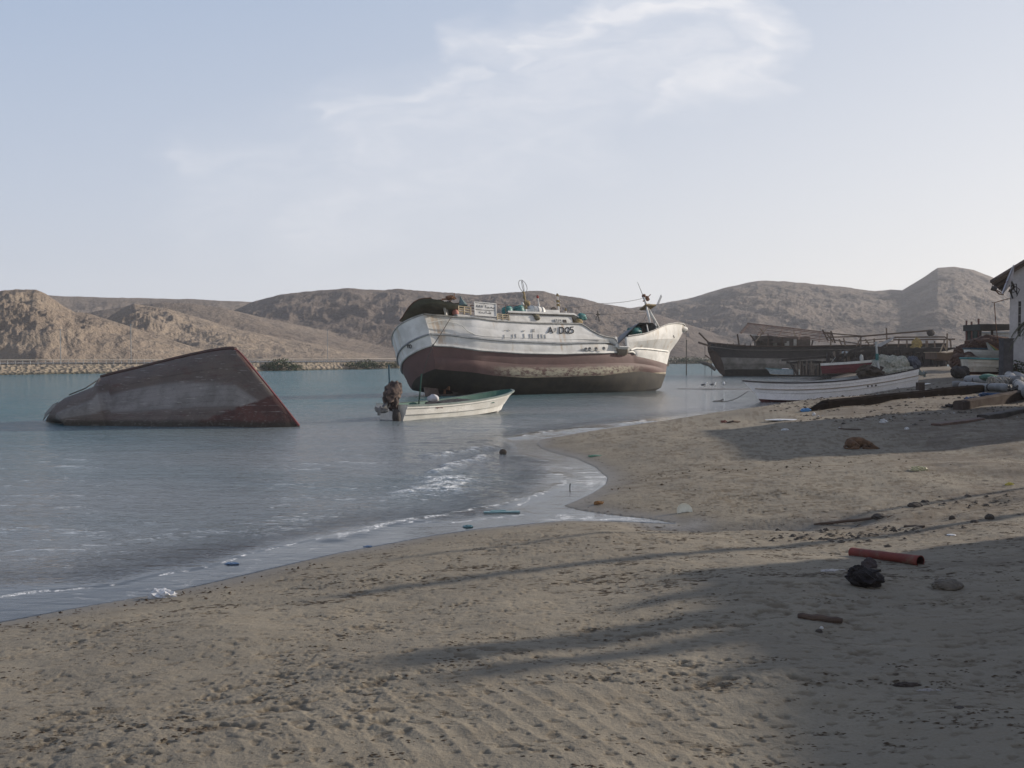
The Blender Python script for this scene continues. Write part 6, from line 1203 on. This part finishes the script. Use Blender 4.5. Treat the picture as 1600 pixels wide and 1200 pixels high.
# seaweed scraps and small rubbish nobody could count
rg = np.random.default_rng(11)
def scatter(name, n, region, size, mt, flat=.35, clump=(.8, .56), stretch=2.2, ymax=60):
    K_ = 14 if n < 9000 else 26
    """region: function(x, y, sd) -> probability"""
    V, F, M_, c = [], [], [], 0
    uu = rg.uniform(-.56, .56, n*K_); yy = 2.6*(ymax/2.6)**rg.random(n*K_); xx = uu*yy; sd = sdist(xx, yy)
    pr = region(xx, yy, sd)*sst(fbm(xx*clump[0], yy*clump[0]*1.8, 400+len(name), 3), clump[1]-.06, clump[1]+.08); k = rg.random(len(xx)) < pr; xx, yy, sd = xx[k][:n], yy[k][:n], sd[k][:n]; zz = Hbase(xx, yy, sd)+(fbm(xx*1.3, yy*1.3, 11, 4)-.5)*.055*(.25+.75*sst(sd, .15, 1.6))+.016*.5*sst(sd, .15, 1.6)*np.clip(1.2-np.hypot(xx, yy)/34, 0, 1)
    for x, y, z in zip(xx, yy, zz):
        s_ = size*(.4+1.1*rg.random()**2)*(1+y*.035); m_ = rg.integers(4, 7); a0 = rg.random()*6.28; th_ = np.linspace(0, 2*math.pi, m_, endpoint=False)+rg.random(m_)*.6
        r_ = s_*(.5+.7*rg.random(m_)); v = np.stack([x+r_*np.cos(th_)*stretch*.6, y+r_*np.sin(th_)*.8, z+rg.random(m_)*s_*flat], -1); top = np.array([[x+rg.normal()*s_*.2, y, z+s_*flat*(1.2+rg.random())]]); V.append(np.concatenate([v, top])); 
        for i in range(m_): F.append((c+i, c+(i+1) % m_, c+m_)); M_.append(0)
        c += m_+1
    mb = MB(); mb.v = [np.concatenate(V)]; mb.f = F; mb.m = M_; mb.n = c; o = obj(name, mb, mt, None); tag(o, kind='stuff'); return o
weed = worn('dry_seaweed', (.055,.038,.025), (.085,.06,.038), 30, .95)
scatter('seaweed_scraps', 12000, lambda x, y, sd: (sd > .12)*sst(fbm(x*5, y*14, 777, 3), .56, .66), .0072, weed, .28, (.9, .40), 2.8)
scatter('seaweed_flecks', 6000, lambda x, y, sd: (sd > .25)*(y > 8)*sst(fbm(x*2.2, y*5, 779, 3), .50, .62), .0105, weed, .12, (.35, .40), 4.5, 30)
wr_r = lambda x, y, sd: (sd > .1)*np.clip(1.5*np.exp(-(pdist(x, y, WP)/.35)**2)+.8*np.exp(-(sd-.35)**2/.08)*(x < 0)*(y < 11), 0, 1)
scatter('seaweed_line', 1500, wr_r, .012, weed, .6, (3, .42))
rub = lambda x, y, sd: (sd > .2)*np.clip(sst(y, 23, 28)*sst(x-.26*y, .2, 1.6)*(1-sst(y, 42, 50))+1.2*np.exp(-(pdist(x, y, GUL2)/.45)**2)*(x > 2), 0, 1)
scatter('rubbish_bits', 3200, rub, .017, worn('mixed_rubbish', (.05,.042,.036), (.13,.11,.09), 3, .9, (.3,.29,.27), .1), .6, (.9, .44), 3.0)
scatter('pale_rubbish_bits', 160, rub, .013, worn('pale_rubbish', (.42,.4,.38), (.25,.27,.3), 3, .7), .6, (1.1, .48))

# ================================================================== JUST OUTSIDE THE PHOTO: what throws the long shadows across the sand
hd2 = np.array([SUN[0], SUN[1]])/math.hypot(SUN[0], SUN[1]); TE = math.tan(SUN_EL)
def shop(x0, x1, y0, y1, h, label, ang=0.):
    o = thing('beach_building', label, 'building', (x0, y1, .5), rz(ang)); w_, l_ = x1-x0, y1-y0; m = MB(); m.box((w_/2, -l_/2, h/2-.5), (w_, l_, h)); w = obj('wall', m, plaster, o, False, True)
    m = MB(); m.box((w_/2, -l_/2, h+.08-.5), (w_+.3, l_+.3, .16)); m.box((w_/2, -l_/2, h+.3-.5), (w_-1, l_-1, .3)); obj('roof', m, greyp, o, False, True)
    for k in range(int(l_/2.4)): m = MB(); m.box((-.02, -1.2-k*2.4, 1.4), (.06, 1.0, 1.2)); obj('window', m, worn('dark_glass', 0, 0), o, False, True)
    return o
shop(15.6, 24, -6, 14.6, 5.8, 'plain plastered building just outside the right edge nearest the camera', deg(-6)); shop(18.9, 26, 25.3, 31.6, 5.6, 'plain plastered building just outside the right edge further along the beach')
def shadow_post(u, v, r, xb, kind, label):
    tip = G(u, v); L_ = (xb-tip[0])/hd2[0]; y = tip[1]+L_*hd2[1]; zt = tip[2]+L_*TE; z0 = 5.9 if y < 14.6 else gz(xb, y)
    m = MB(); m.tube([(xb, y, z0), (xb+.03, y, (z0+zt)/2), (xb, y, zt)], [r*1.2, r*1.05, r], 8); solo(kind, m, palm_trunk if r > .12 else greyp, label, 'pole')
shadow_post(600, 878, .06, 16.5, 'utility_pole', 'pole beyond the right edge furthest from the nearer building'); shadow_post(500, 938, .11, 16.2, 'utility_pole', 'pole on the corner of the nearer building beyond the right edge')
shadow_post(975, 952, .13, 16.8, 'utility_pole', 'stout short post on the roof beyond the right edge'); shadow_post(610, 1040, .22, 17.2, 'utility_pole', 'thick tall post on the roof beyond the right edge'); shadow_post(690, 1068, .15, 17.6, 'utility_pole', 'second tall post on the roof beyond the right edge')
shadow_post(1110, 1066, .13, 16.4, 'utility_pole', 'low post on the roof beyond the right edge nearest the camera'); shadow_post(1060, 868, .035, 17.5, 'utility_pole', 'thin pole beyond the right edge between the two buildings')

# ================================================================== AIR
m = MB(); m.box((80, 560, 46.), (2900, 1290, 98.)); t = NT('haze_air'); vo = t.n('ShaderNodeVolumePrincipled'); vo.inputs['Color'].default_value = (.86, .88, .92, 1); vo.inputs['Density'].default_value = .00025; vo.inputs['Anisotropy'].default_value = .25
t.l(vo.outputs[0], t.out.inputs['Volume']); hz_ = solo('haze', m, t.m, None, None, kind='stuff')
